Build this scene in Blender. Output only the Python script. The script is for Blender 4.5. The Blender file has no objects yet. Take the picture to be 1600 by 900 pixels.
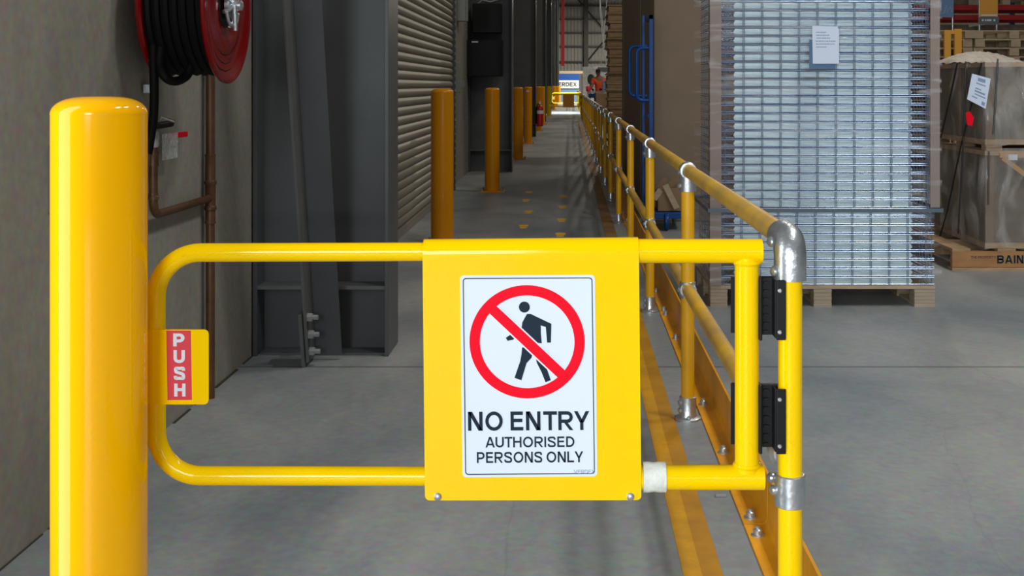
import bpy, bmesh, math, random
from mathutils import Vector, Matrix
random.seed(7)
S = bpy.context.scene
COL = S.collection
# ------------------------------------------------------------------ camera
F = 1800.0; CX = 891.0; HY = 134.0; H = 1.22       # focal length in px, vanishing point, eye height
cam = bpy.data.objects.new('camera', bpy.data.cameras.new('camera')); COL.objects.link(cam)
cam.location = (0, 0, H); cam.rotation_euler = (math.pi/2, 0, 0)
cam.data.sensor_width = 36; cam.data.lens = F/1600*36
cam.data.shift_x = -(CX-800)/1600; cam.data.shift_y = -(450-HY)/1600
cam.data.clip_end = 300; cam.data.clip_start = .05
S.camera = cam
def at(x, y, Y): return Vector(((x-CX)/F*Y, Y, H-(y-HY)/F*Y))
def ax(x, Y): return (x-CX)/F*Y
def az(y, Y): return H-(y-HY)/F*Y
# ------------------------------------------------------------------ world, lights, exposure
W = bpy.data.worlds.new('world'); S.world = W; W.use_nodes = True
bg = W.node_tree.nodes['Background']; bg.inputs[0].default_value = (1, .96, .90, 1); bg.inputs[1].default_value = .12
S.view_settings.view_transform = 'Standard'; S.view_settings.look = 'None'
S.view_settings.exposure = 0; S.view_settings.gamma = 1
S.view_settings.use_curve_mapping = False
def area(name, loc, target, sx, sy, power, color):
    l = bpy.data.lights.new(name, 'AREA'); l.shape = 'RECTANGLE'; l.size = sx; l.size_y = sy; l.energy = power; l.color = color
    o = bpy.data.objects.new(name, l); COL.objects.link(o); o.location = loc
    o.rotation_euler = (Vector(target)-Vector(loc)).to_track_quat('-Z', 'Y').to_euler()
    return o
area('dock_opening_daylight', (-2.6, -6.0, 2.6), (.4, 3.4, .6), 4.5, 3.2, 750, (.85, .94, 1))
area('tube_highlight_fill', (.3, -2.6, 1.35), (0, 2.3, .9), 5.5, .05, 50, (1, .98, .94))  # added, unseen: thin strip light that draws a highlight along the gate tubes
area('side_opening_daylight', (-1.42, 1.885, 1.15), (0, 2.12, 1.05), .40, 2.2, 13, (.97, .98, 1)).rotation_euler = (Vector((1, 0, 0))).to_track_quat('-Z', 'Y').to_euler()
for i, (x, y, p) in enumerate([(3.0, 2.4, 170), (3.6, 5, 130), (3.5, 12, 120), (4, 22, 170), (3, 34, 200), (5, 60, 1200), (4, 80, 3000)]):
    area('high_bay_lamp', (x, y, 7.6), (x, y, 0), .35, 1.5, p, (1, .97, .93) if y < 6 else (1, .90, .74))
area('far_opening_daylight', (.2, 52, 6.5), (-.5, 52, 0), 1.6, 20, 1900, (.72, .87, 1)).data.spread = math.radians(55)

# ------------------------------------------------------------------ materials
def mat(name, base, rough=.5, metal=0, var=0, vscale=8, bump=0, bscale=60, spec=None, coat=0, stretch=(1, 1, 1), dark=None):
    m = bpy.data.materials.new(name); m.use_nodes = True; nt = m.node_tree; N = nt.nodes; L = nt.links
    p = N['Principled BSDF']; p.inputs['Base Color'].default_value = (*base, 1)
    p.inputs['Roughness'].default_value = rough; p.inputs['Metallic'].default_value = metal
    if spec is not None: p.inputs['Specular IOR Level'].default_value = spec
    if coat: p.inputs['Coat Weight'].default_value = coat; p.inputs['Coat Roughness'].default_value = .12
    if var or bump:
        tc = N.new('ShaderNodeTexCoord'); mp = N.new('ShaderNodeMapping'); mp.inputs['Scale'].default_value = stretch
        L.new(tc.outputs['Object'], mp.inputs[0])
    if var:
        n = N.new('ShaderNodeTexNoise'); n.inputs['Scale'].default_value = vscale; n.inputs['Detail'].default_value = 6; n.inputs['Roughness'].default_value = .62
        L.new(mp.outputs[0], n.inputs[0])
        r = N.new('ShaderNodeValToRGB'); r.color_ramp.elements[0].position = .3; r.color_ramp.elements[1].position = .7
        d = dark or tuple(c*(1-var) for c in base)
        r.color_ramp.elements[0].color = (*d, 1); r.color_ramp.elements[1].color = (*[min(1, c*(1+var*.5)) for c in base], 1)
        L.new(n.outputs['Fac'], r.inputs[0]); L.new(r.outputs[0], p.inputs['Base Color'])
    if bump:
        n2 = N.new('ShaderNodeTexNoise'); n2.inputs['Scale'].default_value = bscale; n2.inputs['Detail'].default_value = 3
        L.new(mp.outputs[0], n2.inputs[0])
        b = N.new('ShaderNodeBump'); b.inputs['Strength'].default_value = bump; b.inputs['Distance'].default_value = .01
        L.new(n2.outputs['Fac'], b.inputs['Height']); L.new(b.outputs[0], p.inputs['Normal'])
    return m
YEL = mat('gate_yellow_enamel', (.96, .61, 0), .09, spec=.2)
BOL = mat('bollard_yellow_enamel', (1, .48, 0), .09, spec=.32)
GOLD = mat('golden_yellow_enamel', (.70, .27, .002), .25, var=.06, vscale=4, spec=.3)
RAILY = mat('worn_rail_yellow', (.84, .49, .025), .36, var=.25, vscale=4, dark=(.50, .31, .09), bump=.03, spec=.4)
KERB = mat('kerb_orange_yellow', (.88, .38, .003), .42, var=.2, vscale=5, bump=.04, dark=(.62, .28, .01), spec=.25)
LINE = mat('floor_line_yellow', (.74, .36, .01), .5, var=.3, vscale=5, dark=(.52, .27, .02), spec=.25)
GALV = mat('galvanised_steel', (.62, .66, .70), .30, metal=.85, var=.18, vscale=25, bump=.12, bscale=90)
ZINC = mat('zinc_bolt', (.55, .58, .6), .35, metal=.8, var=.15, vscale=40)
PLATE = mat('bright_zinc_sheet', (.68, .84, 1.0), .36, metal=.1, var=.4, vscale=5, stretch=(1.2, 1, 9))
WIRE = mat('zinc_wire', (.30, .40, .58), .28, metal=.7)
BLK = mat('black_moulded_plastic', (.006, .006, .007), .45, spec=.25)
RUB = mat('black_hose_rubber', (.004, .004, .004), .6, spec=.12)
WHITE = mat('sign_white', (.70, .77, .86), .5, spec=.15)
TAPE = mat('white_bandage_tape', (.72, .76, .70), .75, var=.15, vscale=30, bump=.3, bscale=80)
RED = mat('sign_red', (.86, .006, .022), .5, spec=.06)
PINK = mat('sticker_red', (.68, .07, .09), .5, spec=.06)
INK = mat('sign_ink', (.016, .027, .045), .5, spec=.08)
REEL = mat('reel_red_enamel', (.17, 0, .001), .2, spec=.4)
FIRE = mat('extinguisher_red', (.45, .01, .012), .3)
BRASS = mat('brown_copper_pipe', (.13, .062, .028), .42, metal=.3, var=.35, vscale=14, bump=.08)
STEEL = mat('charcoal_painted_steel', (.085, .092, .097), .42, var=.14, vscale=3, bump=.03, spec=.35)
BRACE = mat('grey_painted_brace', (.115, .118, .118), .45, var=.16, vscale=5)
SLAT = mat('roller_door_grey', (.27, .245, .20), .42, var=.08, vscale=3, spec=.3)
WOOD = mat('pallet_timber', (.44, .28, .15), .7, var=.32, vscale=7, stretch=(1, 1, 5), bump=.2)
PINE = mat('pale_pallet_timber', (.47, .36, .24), .7, var=.25, vscale=9, stretch=(1, 1, 6), bump=.15)
PLY = mat('laminated_block', (.42, .34, .25), .7, var=.2, vscale=20, stretch=(.3, .3, 9))
CARD = mat('brown_cardboard', (.26, .19, .13), .72, var=.10, vscale=3)
PROT = mat('mauve_brown_edge_board', (.27, .215, .185), .7, var=.08, vscale=6)
BLUE = mat('trolley_blue_enamel', (.002, .06, .27), .35, var=.05, spec=.3)
GREYM = mat('cabinet_grey', (.26, .27, .26), .45)
CLOTH = mat('orange_hi_vis_fabric', (.95, .12, .03), .8)
NAVY = mat('navy_fabric', (.02, .03, .06), .8)
SKIN = mat('skin', (.30, .16, .10), .6)
HAIR = mat('dark_cap_fabric', (.01, .01, .012), .8)
REDB = mat('rack_beam_red', (.40, .015, .012), .45, var=.15)
SKYB = mat('banner_blue', (.16, .30, .52), .5)
ORB = mat('banner_orange', (.80, .38, .05), .5)
DKG = mat('banner_grey', (.13, .16, .18), .5)
BOX1 = mat('carton_brown', (.30, .19, .10), .75, var=.2, vscale=3)
DARKBOX = mat('dark_wrapped_carton', (.17, .125, .085), .6, var=.5, vscale=3.5, dark=(.05, .038, .028))
SACK = mat('crinkled_white_sheet', (.50, .45, .38), .6, var=.2, vscale=12, bump=.5, bscale=14)
STRAP = mat('black_strapping', (.015, .015, .018), .4)
DOTS = mat('footprint_yellow', (.95, .55, .01), .55, var=.15, vscale=30)
PAPER = mat('note_paper', (.66, .74, .90), .6)
GTXT = mat('faint_print', (.25, .32, .45), .6)
CABLE = mat('white_cable', (.75, .78, .8), .5)

def concrete(name, a, b, sc, joints=None, rough=.55, metal=0):
    m = mat(name, a, rough); nt = m.node_tree; N = nt.nodes; L = nt.links; p = N['Principled BSDF']
    tc = N.new('ShaderNodeTexCoord'); mp = N.new('ShaderNodeMapping'); mp.inputs['Scale'].default_value = sc
    L.new(tc.outputs['Object'], mp.inputs[0])
    n = N.new('ShaderNodeTexNoise'); n.inputs['Scale'].default_value = 1; n.inputs['Detail'].default_value = 8; n.inputs['Roughness'].default_value = .6
    n.inputs['Distortion'].default_value = .6
    L.new(mp.outputs[0], n.inputs[0])
    r = N.new('ShaderNodeValToRGB'); r.color_ramp.elements[0].position = .32; r.color_ramp.elements[1].position = .68
    r.color_ramp.elements[0].color = (*a, 1); r.color_ramp.elements[1].color = (*b, 1); L.new(n.outputs['Fac'], r.inputs[0])
    n2 = N.new('ShaderNodeTexNoise'); n2.inputs['Scale'].default_value = 34; n2.inputs['Detail'].default_value = 4; L.new(tc.outputs['Object'], n2.inputs[0])
    mx = N.new('ShaderNodeMix'); mx.data_type = 'RGBA'; mx.blend_type = 'OVERLAY'; mx.inputs[0].default_value = .35
    L.new(r.outputs[0], mx.inputs[6]); L.new(n2.outputs['Color'], mx.inputs[7])
    out = mx.outputs[2]
    # thin scattered cracks / scratches
    v = N.new('ShaderNodeTexVoronoi'); v.feature = 'DISTANCE_TO_EDGE'; v.inputs['Scale'].default_value = .8
    dn = N.new('ShaderNodeMix'); dn.data_type = 'RGBA'; dn.inputs[0].default_value = .25
    L.new(tc.outputs['Object'], dn.inputs[6]); L.new(n.outputs['Color'], dn.inputs[7]); L.new(dn.outputs[2], v.inputs['Vector'])
    cr = N.new('ShaderNodeMath'); cr.operation = 'LESS_THAN'; cr.inputs[1].default_value = .0016; L.new(v.outputs['Distance'], cr.inputs[0])
    cm = N.new('ShaderNodeMath'); cm.operation = 'MULTIPLY'; cm.inputs[1].default_value = .12 if joints else 0; L.new(cr.outputs[0], cm.inputs[0])
    last = cm
    if joints:
        sep = N.new('ShaderNodeSeparateXYZ'); L.new(tc.outputs['Object'], sep.inputs[0])
        ad = N.new('ShaderNodeMath'); ad.operation = 'ADD'; ad.inputs[1].default_value = -joints[0]; L.new(sep.outputs[1], ad.inputs[0])
        pp = N.new('ShaderNodeMath'); pp.operation = 'PINGPONG'; pp.inputs[1].default_value = joints[1]/2; L.new(ad.outputs[0], pp.inputs[0])
        lt = N.new('ShaderNodeMath'); lt.operation = 'LESS_THAN'; lt.inputs[1].default_value = .012; L.new(pp.outputs[0], lt.inputs[0])
        j2 = N.new('ShaderNodeMath'); j2.operation = 'MULTIPLY'; j2.inputs[1].default_value = .5; L.new(lt.outputs[0], j2.inputs[0])
        sm = N.new('ShaderNodeMath'); sm.operation = 'MAXIMUM'; L.new(cm.outputs[0], sm.inputs[0]); L.new(j2.outputs[0], sm.inputs[1]); last = sm
    m2 = N.new('ShaderNodeMix'); m2.data_type = 'RGBA'; m2.inputs[7].default_value = (.04, .038, .034, 1)
    L.new(last.outputs[0], m2.inputs[0]); L.new(out, m2.inputs[6]); L.new(m2.outputs[2], p.inputs['Base Color'])
    b = N.new('ShaderNodeBump'); b.inputs['Strength'].default_value = .12; b.inputs['Distance'].default_value = .01
    L.new(n2.outputs['Fac'], b.inputs['Height']); L.new(b.outputs[0], p.inputs['Normal'])
    return m
FLOORM = concrete('floor_concrete', (.165, .200, .228), (.385, .395, .385), (.9, .6, 1), joints=(16.3, 5.65), rough=.42)
WALLM = concrete('precast_wall_concrete', (.225, .218, .185), (.31, .30, .26), (1, 2.2, .7), rough=.7)

def film(name, f0, f1, scale, tint=(.9, .95, 1), milk=.12, lo=.45, hi=.75):
    m = bpy.data.materials.new(name); m.use_nodes = True; nt = m.node_tree; N = nt.nodes; L = nt.links; N.clear()
    o = N.new('ShaderNodeOutputMaterial'); tr = N.new('ShaderNodeBsdfTransparent')
    g = N.new('ShaderNodeBsdfPrincipled'); g.inputs['Base Color'].default_value = (*tint, 1); g.inputs['Roughness'].default_value = .18
    g.inputs['Specular IOR Level'].default_value = 1
    tc = N.new('ShaderNodeTexCoord'); mp = N.new('ShaderNodeMapping'); mp.inputs['Scale'].default_value = scale; mp.inputs['Rotation'].default_value = (0, .22, 0)
    n = N.new('ShaderNodeTexNoise'); n.inputs['Scale'].default_value = 1; n.inputs['Detail'].default_value = 5; n.inputs['Distortion'].default_value = 1.2
    L.new(tc.outputs['Object'], mp.inputs[0]); L.new(mp.outputs[0], n.inputs[0])
    r = N.new('ShaderNodeMapRange'); r.inputs[1].default_value = lo; r.inputs[2].default_value = hi; r.inputs[3].default_value = f0; r.inputs[4].default_value = f1
    L.new(n.outputs['Fac'], r.inputs[0])
    b = N.new('ShaderNodeBump'); b.inputs['Strength'].default_value = .8; b.inputs['Distance'].default_value = .03; L.new(n.outputs['Fac'], b.inputs['Height']); L.new(b.outputs[0], g.inputs['Normal'])
    mx = N.new('ShaderNodeMixShader'); L.new(r.outputs[0], mx.inputs[0]); L.new(tr.outputs[0], mx.inputs[1]); L.new(g.outputs[0], mx.inputs[2])
    L.new(mx.outputs[0], o.inputs[0]); return m
FILM = film('stretch_film', .0, .34, (2.2, 2, 16), lo=.54, hi=.77)
FILM2 = film('hazy_shrink_film', .16, .72, (5, 5, 2.2), tint=(.55, .53, .50))
TAG = film('clear_tag_plastic', .45, .8, (30, 30, 30))

# ------------------------------------------------------------------ mesh helpers
class MB:
    def __init__(s): s.v = []; s.f = []
    def add(s, vs, fs):
        k = len(s.v); s.v += [Vector(v) for v in vs]; s.f += [[i+k for i in f] for f in fs]; return s
    def box(s, a, b, M=None):
        x0, y0, z0 = a; x1, y1, z1 = b
        vs = [Vector(p) for p in ((x0, y0, z0), (x1, y0, z0), (x1, y1, z0), (x0, y1, z0), (x0, y0, z1), (x1, y0, z1), (x1, y1, z1), (x0, y1, z1))]
        if M: vs = [M @ v for v in vs]
        return s.add(vs, [(0, 3, 2, 1), (4, 5, 6, 7), (0, 1, 5, 4), (1, 2, 6, 5), (2, 3, 7, 6), (3, 0, 4, 7)])
    def tube(s, pts, r, n=16, cap=True):
        pts = [Vector(p) for p in pts]; R = r if isinstance(r, (list, tuple)) else [r]*len(pts)
        T = []
        for i in range(len(pts)):
            a = pts[max(i-1, 0)]; b = pts[min(i+1, len(pts)-1)]; t = (b-a)
            T.append(t.normalized() if t.length > 1e-9 else (T[-1] if T else Vector((0, 0, 1))))
        u = T[0].orthogonal().normalized(); vs = []; fs = []
        for i, p in enumerate(pts):
            u = (u-T[i]*u.dot(T[i]))
            u = u.normalized() if u.length > 1e-6 else T[i].orthogonal().normalized()
            w = T[i].cross(u)
            for j in range(n):
                a = 2*math.pi*j/n; vs.append(p+(u*math.cos(a)+w*math.sin(a))*R[i])
        for i in range(len(pts)-1):
            for j in range(n):
                fs.append((i*n+j, i*n+(j+1) % n, (i+1)*n+(j+1) % n, (i+1)*n+j))
        if cap: fs.append(tuple(reversed(range(n)))); fs.append(tuple(range((len(pts)-1)*n, len(pts)*n)))
        return s.add(vs, fs)
    def lathe(s, prof, o=(0, 0, 0), axis=(0, 0, 1), n=32):
        # prof: (radius, height along the axis)
        o = Vector(o); A = Vector(axis).normalized(); u = A.orthogonal().normalized(); w = A.cross(u); vs = []; fs = []
        for r, h in prof:
            for j in range(n):
                a = 2*math.pi*j/n; vs.append(o+A*h+(u*math.cos(a)+w*math.sin(a))*max(r, 1e-5))
        for i in range(len(prof)-1):
            for j in range(n): fs.append((i*n+j, i*n+(j+1) % n, (i+1)*n+(j+1) % n, (i+1)*n+j))
        fs.append(tuple(reversed(range(n)))); fs.append(tuple(range((len(prof)-1)*n, len(prof)*n)))
        return s.add(vs, fs)
    def prism(s, poly, y0, y1, fn=None):
        # outline in x,z thickened along y
        n = len(poly); vs = [Vector((x, y0, z)) for x, z in poly]+[Vector((x, y1, z)) for x, z in poly]
        if fn: vs = [fn(v) for v in vs]
        return s.add(vs, [tuple(range(n)), tuple(reversed(range(n, 2*n)))]+[(i, i+n, (i+1) % n+n, (i+1) % n) for i in range(n)])
    def build(s, name, m, parent=None, smooth=False, bevel=0, auto=40):
        me = bpy.data.meshes.new(name); me.from_pydata([tuple(v) for v in s.v], [], s.f); me.validate()
        bm = bmesh.new(); bm.from_mesh(me); bmesh.ops.recalc_face_normals(bm, faces=bm.faces)
        if smooth:
            for f in bm.faces: f.smooth = True
            for e in bm.edges:
                if len(e.link_faces) == 2 and e.calc_face_angle(0) > math.radians(auto): e.smooth = False
        bm.to_mesh(me); bm.free()
        me.materials.append(m)
        o = bpy.data.objects.new(name, me); COL.objects.link(o)
        if parent: o.parent = parent; o.matrix_parent_inverse = Matrix.Identity(4)
        if bevel:
            b = o.modifiers.new('bevel', 'BEVEL'); b.width = bevel; b.segments = 2; b.limit_method = 'ANGLE'
        return o
def tag(o, label=None, cat=None, group=None, kind=None):
    for k, v in (('label', label), ('category', cat), ('group', group), ('kind', kind)):
        if v: o[k] = v
    return o
def thing(name, loc, label, cat, group=None):
    o = bpy.data.objects.new(name, None); o.empty_display_size = .1; COL.objects.link(o); o.location = loc
    return tag(o, label, cat, group)
def copy_tree(o, parent=None):
    c = o.copy(); COL.objects.link(c); c.parent = parent
    for ch in list(o.children): copy_tree(ch, c)
    return c
def arc(c, r, a0, a1, n, plane='xz'):
    out = []
    for i in range(n+1):
        a = math.radians(a0+(a1-a0)*i/n); x = math.cos(a)*r; z = math.sin(a)*r
        out.append(Vector(c)+(Vector((x, 0, z)) if plane == 'xz' else Vector((0, x, z))))
    return out
def rrect(x0, z0, x1, z1, r, n=6):
    p = []
    for cx, cz, a in ((x1-r, z1-r, 0), (x0+r, z1-r, 90), (x0+r, z0+r, 180), (x1-r, z0+r, 270)):
        for i in range(n+1):
            t = math.radians(a+90*i/n); p.append((cx+r*math.cos(t), cz+r*math.sin(t)))
    return p
def glyph(c, t):
    # returns (width, list of quads) of a plain grotesque capital of height 1 and stroke t
    h = t/2; q = []
    def st(pl, closed=False, tt=t):
        n = len(pl); L_ = []; r_ = []
        for i, p in enumerate(pl):
            p = Vector(p)
            a = Vector(pl[(i-1) % n]) if (i > 0 or closed) else None; b = Vector(pl[(i+1) % n]) if (i < n-1 or closed) else None
            d1 = (p-a).normalized() if a is not None else None; d2 = (b-p).normalized() if b is not None else None
            if d1 is None: d1 = d2
            if d2 is None: d2 = d1
            n1 = Vector((-d1.y, d1.x)); n2 = Vector((-d2.y, d2.x)); m = (n1+n2).normalized(); k = tt/2/max(.35, m.dot(n1))
            L_.append(p+m*k); r_.append(p-m*k)
        for i in range(n if closed else n-1):
            j = (i+1) % n; q.append([L_[i], L_[j], r_[j], r_[i]])
    def sl(x0, y0, x1, y1, w=None):     # slanted stroke with horizontal cuts
        w = w or t*1.12; q.append([Vector((x0-w/2, y0)), Vector((x0+w/2, y0)), Vector((x1+w/2, y1)), Vector((x1-w/2, y1))])
    def el(cx, cy, rx, ry, a0, a1, n=12): return [(cx+rx*math.cos(math.radians(a0+(a1-a0)*i/n)), cy+ry*math.sin(math.radians(a0+(a1-a0)*i/n))) for i in range(n+1)]
    W_ = dict(N=.80, O=.96, E=.70, T=.76, R=.80, Y=.84, A=.90, U=.80, H=.80, I=t, S=.78, D=.80, P=.76, L=.66, B=.8, V=.86, X=.84)[c]; w = W_
    if c in 'NEHIRDPLB': st([(h, 0), (h, 1)])
    if c == 'N': st([(w-h, 0), (w-h, 1)]); sl(t*.62, 1, w-t*.62, 0, t*1.25)
    if c == 'H': st([(w-h, 0), (w-h, 1)]); st([(t, .53), (w-t, .53)])
    if c == 'E':
        for y, x in ((h, w), (.53, w*.93), (1-h, w*.97)): st([(t, y), (x, y)])
    if c == 'L': st([(t, h), (w, h)])
    if c == 'O': st(el(w/2, .5, w/2-h, .5-h+.01, 0, 345, 23), True)
    if c == 'T': st([(w/2, 0), (w/2, 1-t)]); st([(0, 1-h), (w, 1-h)])
    if c == 'U': st([(h, 1), (h, .36)]+el(w/2, .36, w/2-h, .36-h, 180, 360)[1:]+[(w-h, 1)])
    if c in 'PR':
        y0 = .42 if c == 'P' else .47; ry = (1-h-y0)/2
        st([(t, 1-h), (w-ry-h, 1-h)]+el(w-ry-h, y0+ry, ry, ry, 90, -90)[1:]+[(t, y0)])
        if c == 'R': sl(w*.52, y0-h+.01, w-t*.45, 0, t*1.1)
    if c == 'B':
        for y0, y1 in ((h, .52), (.52, 1-h)):
            ry = (y1-y0)/2; st([(t, y1), (w-ry-h, y1)]+el(w-ry-h, y0+ry, ry, ry, 90, -90)[1:]+[(t, y0)])
    if c == 'D': st([(t, 1-h), (w*.42, 1-h)]+el(w*.42, .5, w*.58-h, .5-h, 90, -90)[1:]+[(t, h)])
    if c == 'A': sl(t*.5, 0, w/2-t*.12, 1, t*1.0); sl(w-t*.5, 0, w/2+t*.12, 1, t*1.0); st([(w*.25, .29), (w*.75, .29)], tt=t*.9)
    if c == 'V': sl(w/2-t*.1, 0, t*.5, 1); sl(w/2+t*.1, 0, w-t*.5, 1)
    if c == 'X': sl(t*.6, 0, w-t*.6, 1); sl(w-t*.6, 0, t*.6, 1)
    if c == 'Y': st([(w/2, 0), (w/2, .42)]); sl(w/2-t*.02, .40, t*.55, 1); sl(w/2+t*.02, .40, w-t*.55, 1)
    if c == 'S':
        P = [Vector(p) for p in ((w-h, .70), (w*.80, .885), (w*.5, 1-h), (w*.2, .88), (h*1.1, .735), (w*.24, .60), (w*.5, .53), (w*.78, .43), (w-h, .27), (w*.8, .11), (w*.5, h), (w*.18, .12), (h, .30))]
        Q = [P[0]]+P+[P[-1]]; o_ = []
        for i in range(1, len(Q)-2):
            for j in range(4):
                u = j/4; a, b, c_, d_ = Q[i-1], Q[i], Q[i+1], Q[i+2]
                o_.append(.5*((2*b)+(c_-a)*u+(2*a-5*b+4*c_-d_)*u*u+(3*b-a-3*c_+d_)*u**3))
        st(o_+[P[-1]])
    return w, q
def text(s, x0, z0, x1, z1, Y, name, m, parent, thick=.0006, bold=.15, fn=None, gap=.15):
    x = 0; polys = []
    for i, c in enumerate(s):
        if c == ' ': x += .28; continue
        w, q = glyph(c, bold)
        for p in q: polys.append([(v[0]+x, v[1]) for v in p])
        x += w+gap-(.08 if s[i:i+2] in ('TR', 'RY', 'AU', 'UT', 'LY', 'TH') else 0)
    tot = x-gap; vs = []; fs = []
    for p in polys:
        k = len(vs)
        for a, b in p:
            v = Vector((x0+a/tot*(x1-x0), Y, z0+b*(z1-z0))); vs.append(fn(v) if fn else v)
        fs.append([k, k+1, k+2, k+3])
    o = MB().add(vs, fs).build(name, m, parent)
    md = o.modifiers.new('thickness', 'SOLIDIFY'); md.thickness = thick; md.offset = 0
    return o
def struct(mb, name, m, **k):
    o = mb.build(name, m, **k); o['kind'] = 'structure'; return o

# ------------------------------------------------------------------ the shell
WX = -1.437
struct(MB().box((-3, -9, -.2), (26, 96, 0)), 'floor', FLOORM)
struct(MB().box((WX-.2, 2.14, 0), (WX, 5.9, 10)).box((WX-.2, 13.75, 0), (WX, 17.0, 10)).box((WX-.2, 5.9, 3.9), (WX, 13.75, 10))
       .box((WX-.2, 17.0, 0), (WX, 95, 10)).box((WX-.2, -.4, 0), (WX, 1.64, 10)).box((WX-.2, 1.64, 2.4), (WX, 2.14, 10)), 'wall_left', WALLM)
# far end wall: ribbed cladding
GIRT = mat('dark_girt', (.02, .02, .02), .5)
RIB = mat('ribbed_cladding', (.30, .30, .29), .6, var=.05)
mb = MB(); x = -1.6
while x < 26:
    mb.box((x, 94.6, 0), (x+.14, 94.7, 14)); x += .28
mb.box((-1.7, 94.7, 0), (26, 94.9, 14))
struct(mb, 'wall_back', RIB)
struct(MB().box((25.8, -9, 0), (26, 94.9, 14)), 'wall_right', WALLM)
# girts and mullions of the end wall
for i, z0 in enumerate((3.19, 4.45, 5.57, 6.68, 7.78)):
    struct(MB().box((-1.3, 94.3, z0-.06), (24, 94.58, z0+.06)), 'trim_%d' % (i+1), GIRT)
struct(MB().box((1.12, 93.9, 0), (1.46, 94.28, 14)), 'trim_6', GIRT)
struct(MB().box((8.0, 93.9, 0), (8.35, 94.28, 14)), 'trim_7', GIRT)
struct(MB().tube([(1.35, 94.1, 3.2), (2.75, 94.1, 4.9)], .06, 6), 'trim_8', GIRT)
struct(MB().tube([(.6, 94.1, 8.3), (2.6, 94.1, 6.0)], .06, 6), 'trim_9', GIRT)
mb = MB(); random.seed(11); y = 2.2
while y < 5.15:
    l = random.uniform(.05, .3); w = random.uniform(.004, .012); mb.box((WX-.001, y, 0), (WX+w, y+l, .003)); y += l+random.uniform(0, .12)
struct(mb, 'baseboard_left', mat('dirt_seam', (.045, .042, .036), .9))
# cracked joint between wall and floor
# roller door
SX = -1.372
prof = []; z = 0.07
mb = MB(); pz = .075; vs = []; n = 0
rows = []
while z < 3.9:
    for k in range(6):
        t = k/6; rows.append((SX-.012+.02*abs(math.sin(math.pi*t))**.8, z+t*pz))
    z += pz
rows.append((SX-.012, z))
vs = [];
for x, zz in rows: vs += [(x, 6.0, zz), (x, 13.4, zz)]
k = len(rows)
for x, zz in rows: vs += [(SX-.05, 6.0, zz), (SX-.05, 13.4, zz)]
fs = [(2*i, 2*i+1, 2*i+3, 2*i+2) for i in range(k-1)]+[(2*k+2*i, 2*k+2*i+2, 2*k+2*i+3, 2*k+2*i+1) for i in range(k-1)]
fs += [(2*i, 2*i+2, 2*k+2*i+2, 2*k+2*i) for i in range(k-1)]+[(2*i+1, 2*k+2*i+1, 2*k+2*i+3, 2*i+3) for i in range(k-1)]
door = struct(mb.add(vs, fs), 'door_1', SLAT, smooth=True, auto=30)
MB().box((SX-.03, 6.0, .0), (SX+.012, 13.4, .07)).build('bottom_bar', SLAT, door, bevel=.004)
gd = MB().box((SX-.04, 13.4, 0), (SX+.03, 13.52, 3.9)).build('door_guide', STEEL, door)
mb = MB()
for i in range(46):
    zz = .05+i*.085; mb.box((SX+.03, 13.405, zz), (SX+.036, 13.425, zz+.03))
mb.build('guide_clip', GALV, door)
# chain hoist of the roller door
ch = thing('chain_hoist', (SX+.06, 13.62, 0), 'grey chain keeper and hanging chain beside the roller door guide', 'door hardware')
MB().box((-.05, -.03, 1.14), (.02, .03, 1.50)).box((-.02, -.02, 1.2), (.06, .02, 1.28)).build('chain_keeper', GREYM, ch, bevel=.004)
mb = MB()
for i in range(60):
    a = .35+i*.04
    mb.tube([(.075+.004*math.sin(i*.2), 0, a), (.075, .0, a+.034)], .005 if i % 2 else .008, 6)
mb.build('chain', GALV, ch, smooth=True)

# ------------------------------------------------------------------ portal columns (H sections, web towards us)
def column(Y, label, detail=False):
    c = thing('steel_column', (0, Y, 0), label, 'column', None if detail else 'steel columns along the walkway')
    xl, xr = WX+.006, -.819; t = .018
    MB().box((xl+t, .135, 0), (xr-t, .155, 10)).build('web', STEEL, c)
    MB().box((xr-t, 0, 0), (xr, .29, 10)).build('flange', STEEL, c, bevel=.002)
    MB().box((xl, 0, 0), (xl+t, .29, 10)).build('flange', STEEL, c, bevel=.002)
    MB().box((xl+t, .01, .300), (xr-t, .135, .316)).build('stiffener_plate', BRACE, c)
    if detail:
        mb = MB()
        mb.tube([(xr-.035, .05, 0), (xr-.035, .05, .01)], .02, 6); mb.build('anchor_nut', ZINC, c)
        MB().box((xl+.03, .02, 0), (xr-.02, .13, .012)).build('base_plate', STEEL, c)
    return c
column(5.19, 'large charcoal steel column nearest the gate, standing at the end of the concrete wall', True)
column(16.3, 'charcoal steel column with black boxes on it, behind the second bollard')
column(27.6, 'charcoal steel column with the fire extinguisher on its edge')
column(38.9, 'charcoal steel column just before the bright patch of floor')
for y, o_ in ((50.2, 'fifth'), (61.5, 'sixth'), (72.8, 'seventh'), (84.0, 'eighth')): column(y, 'narrow sliver of charcoal steel column far down the left side, %s from the camera' % o_)

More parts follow.
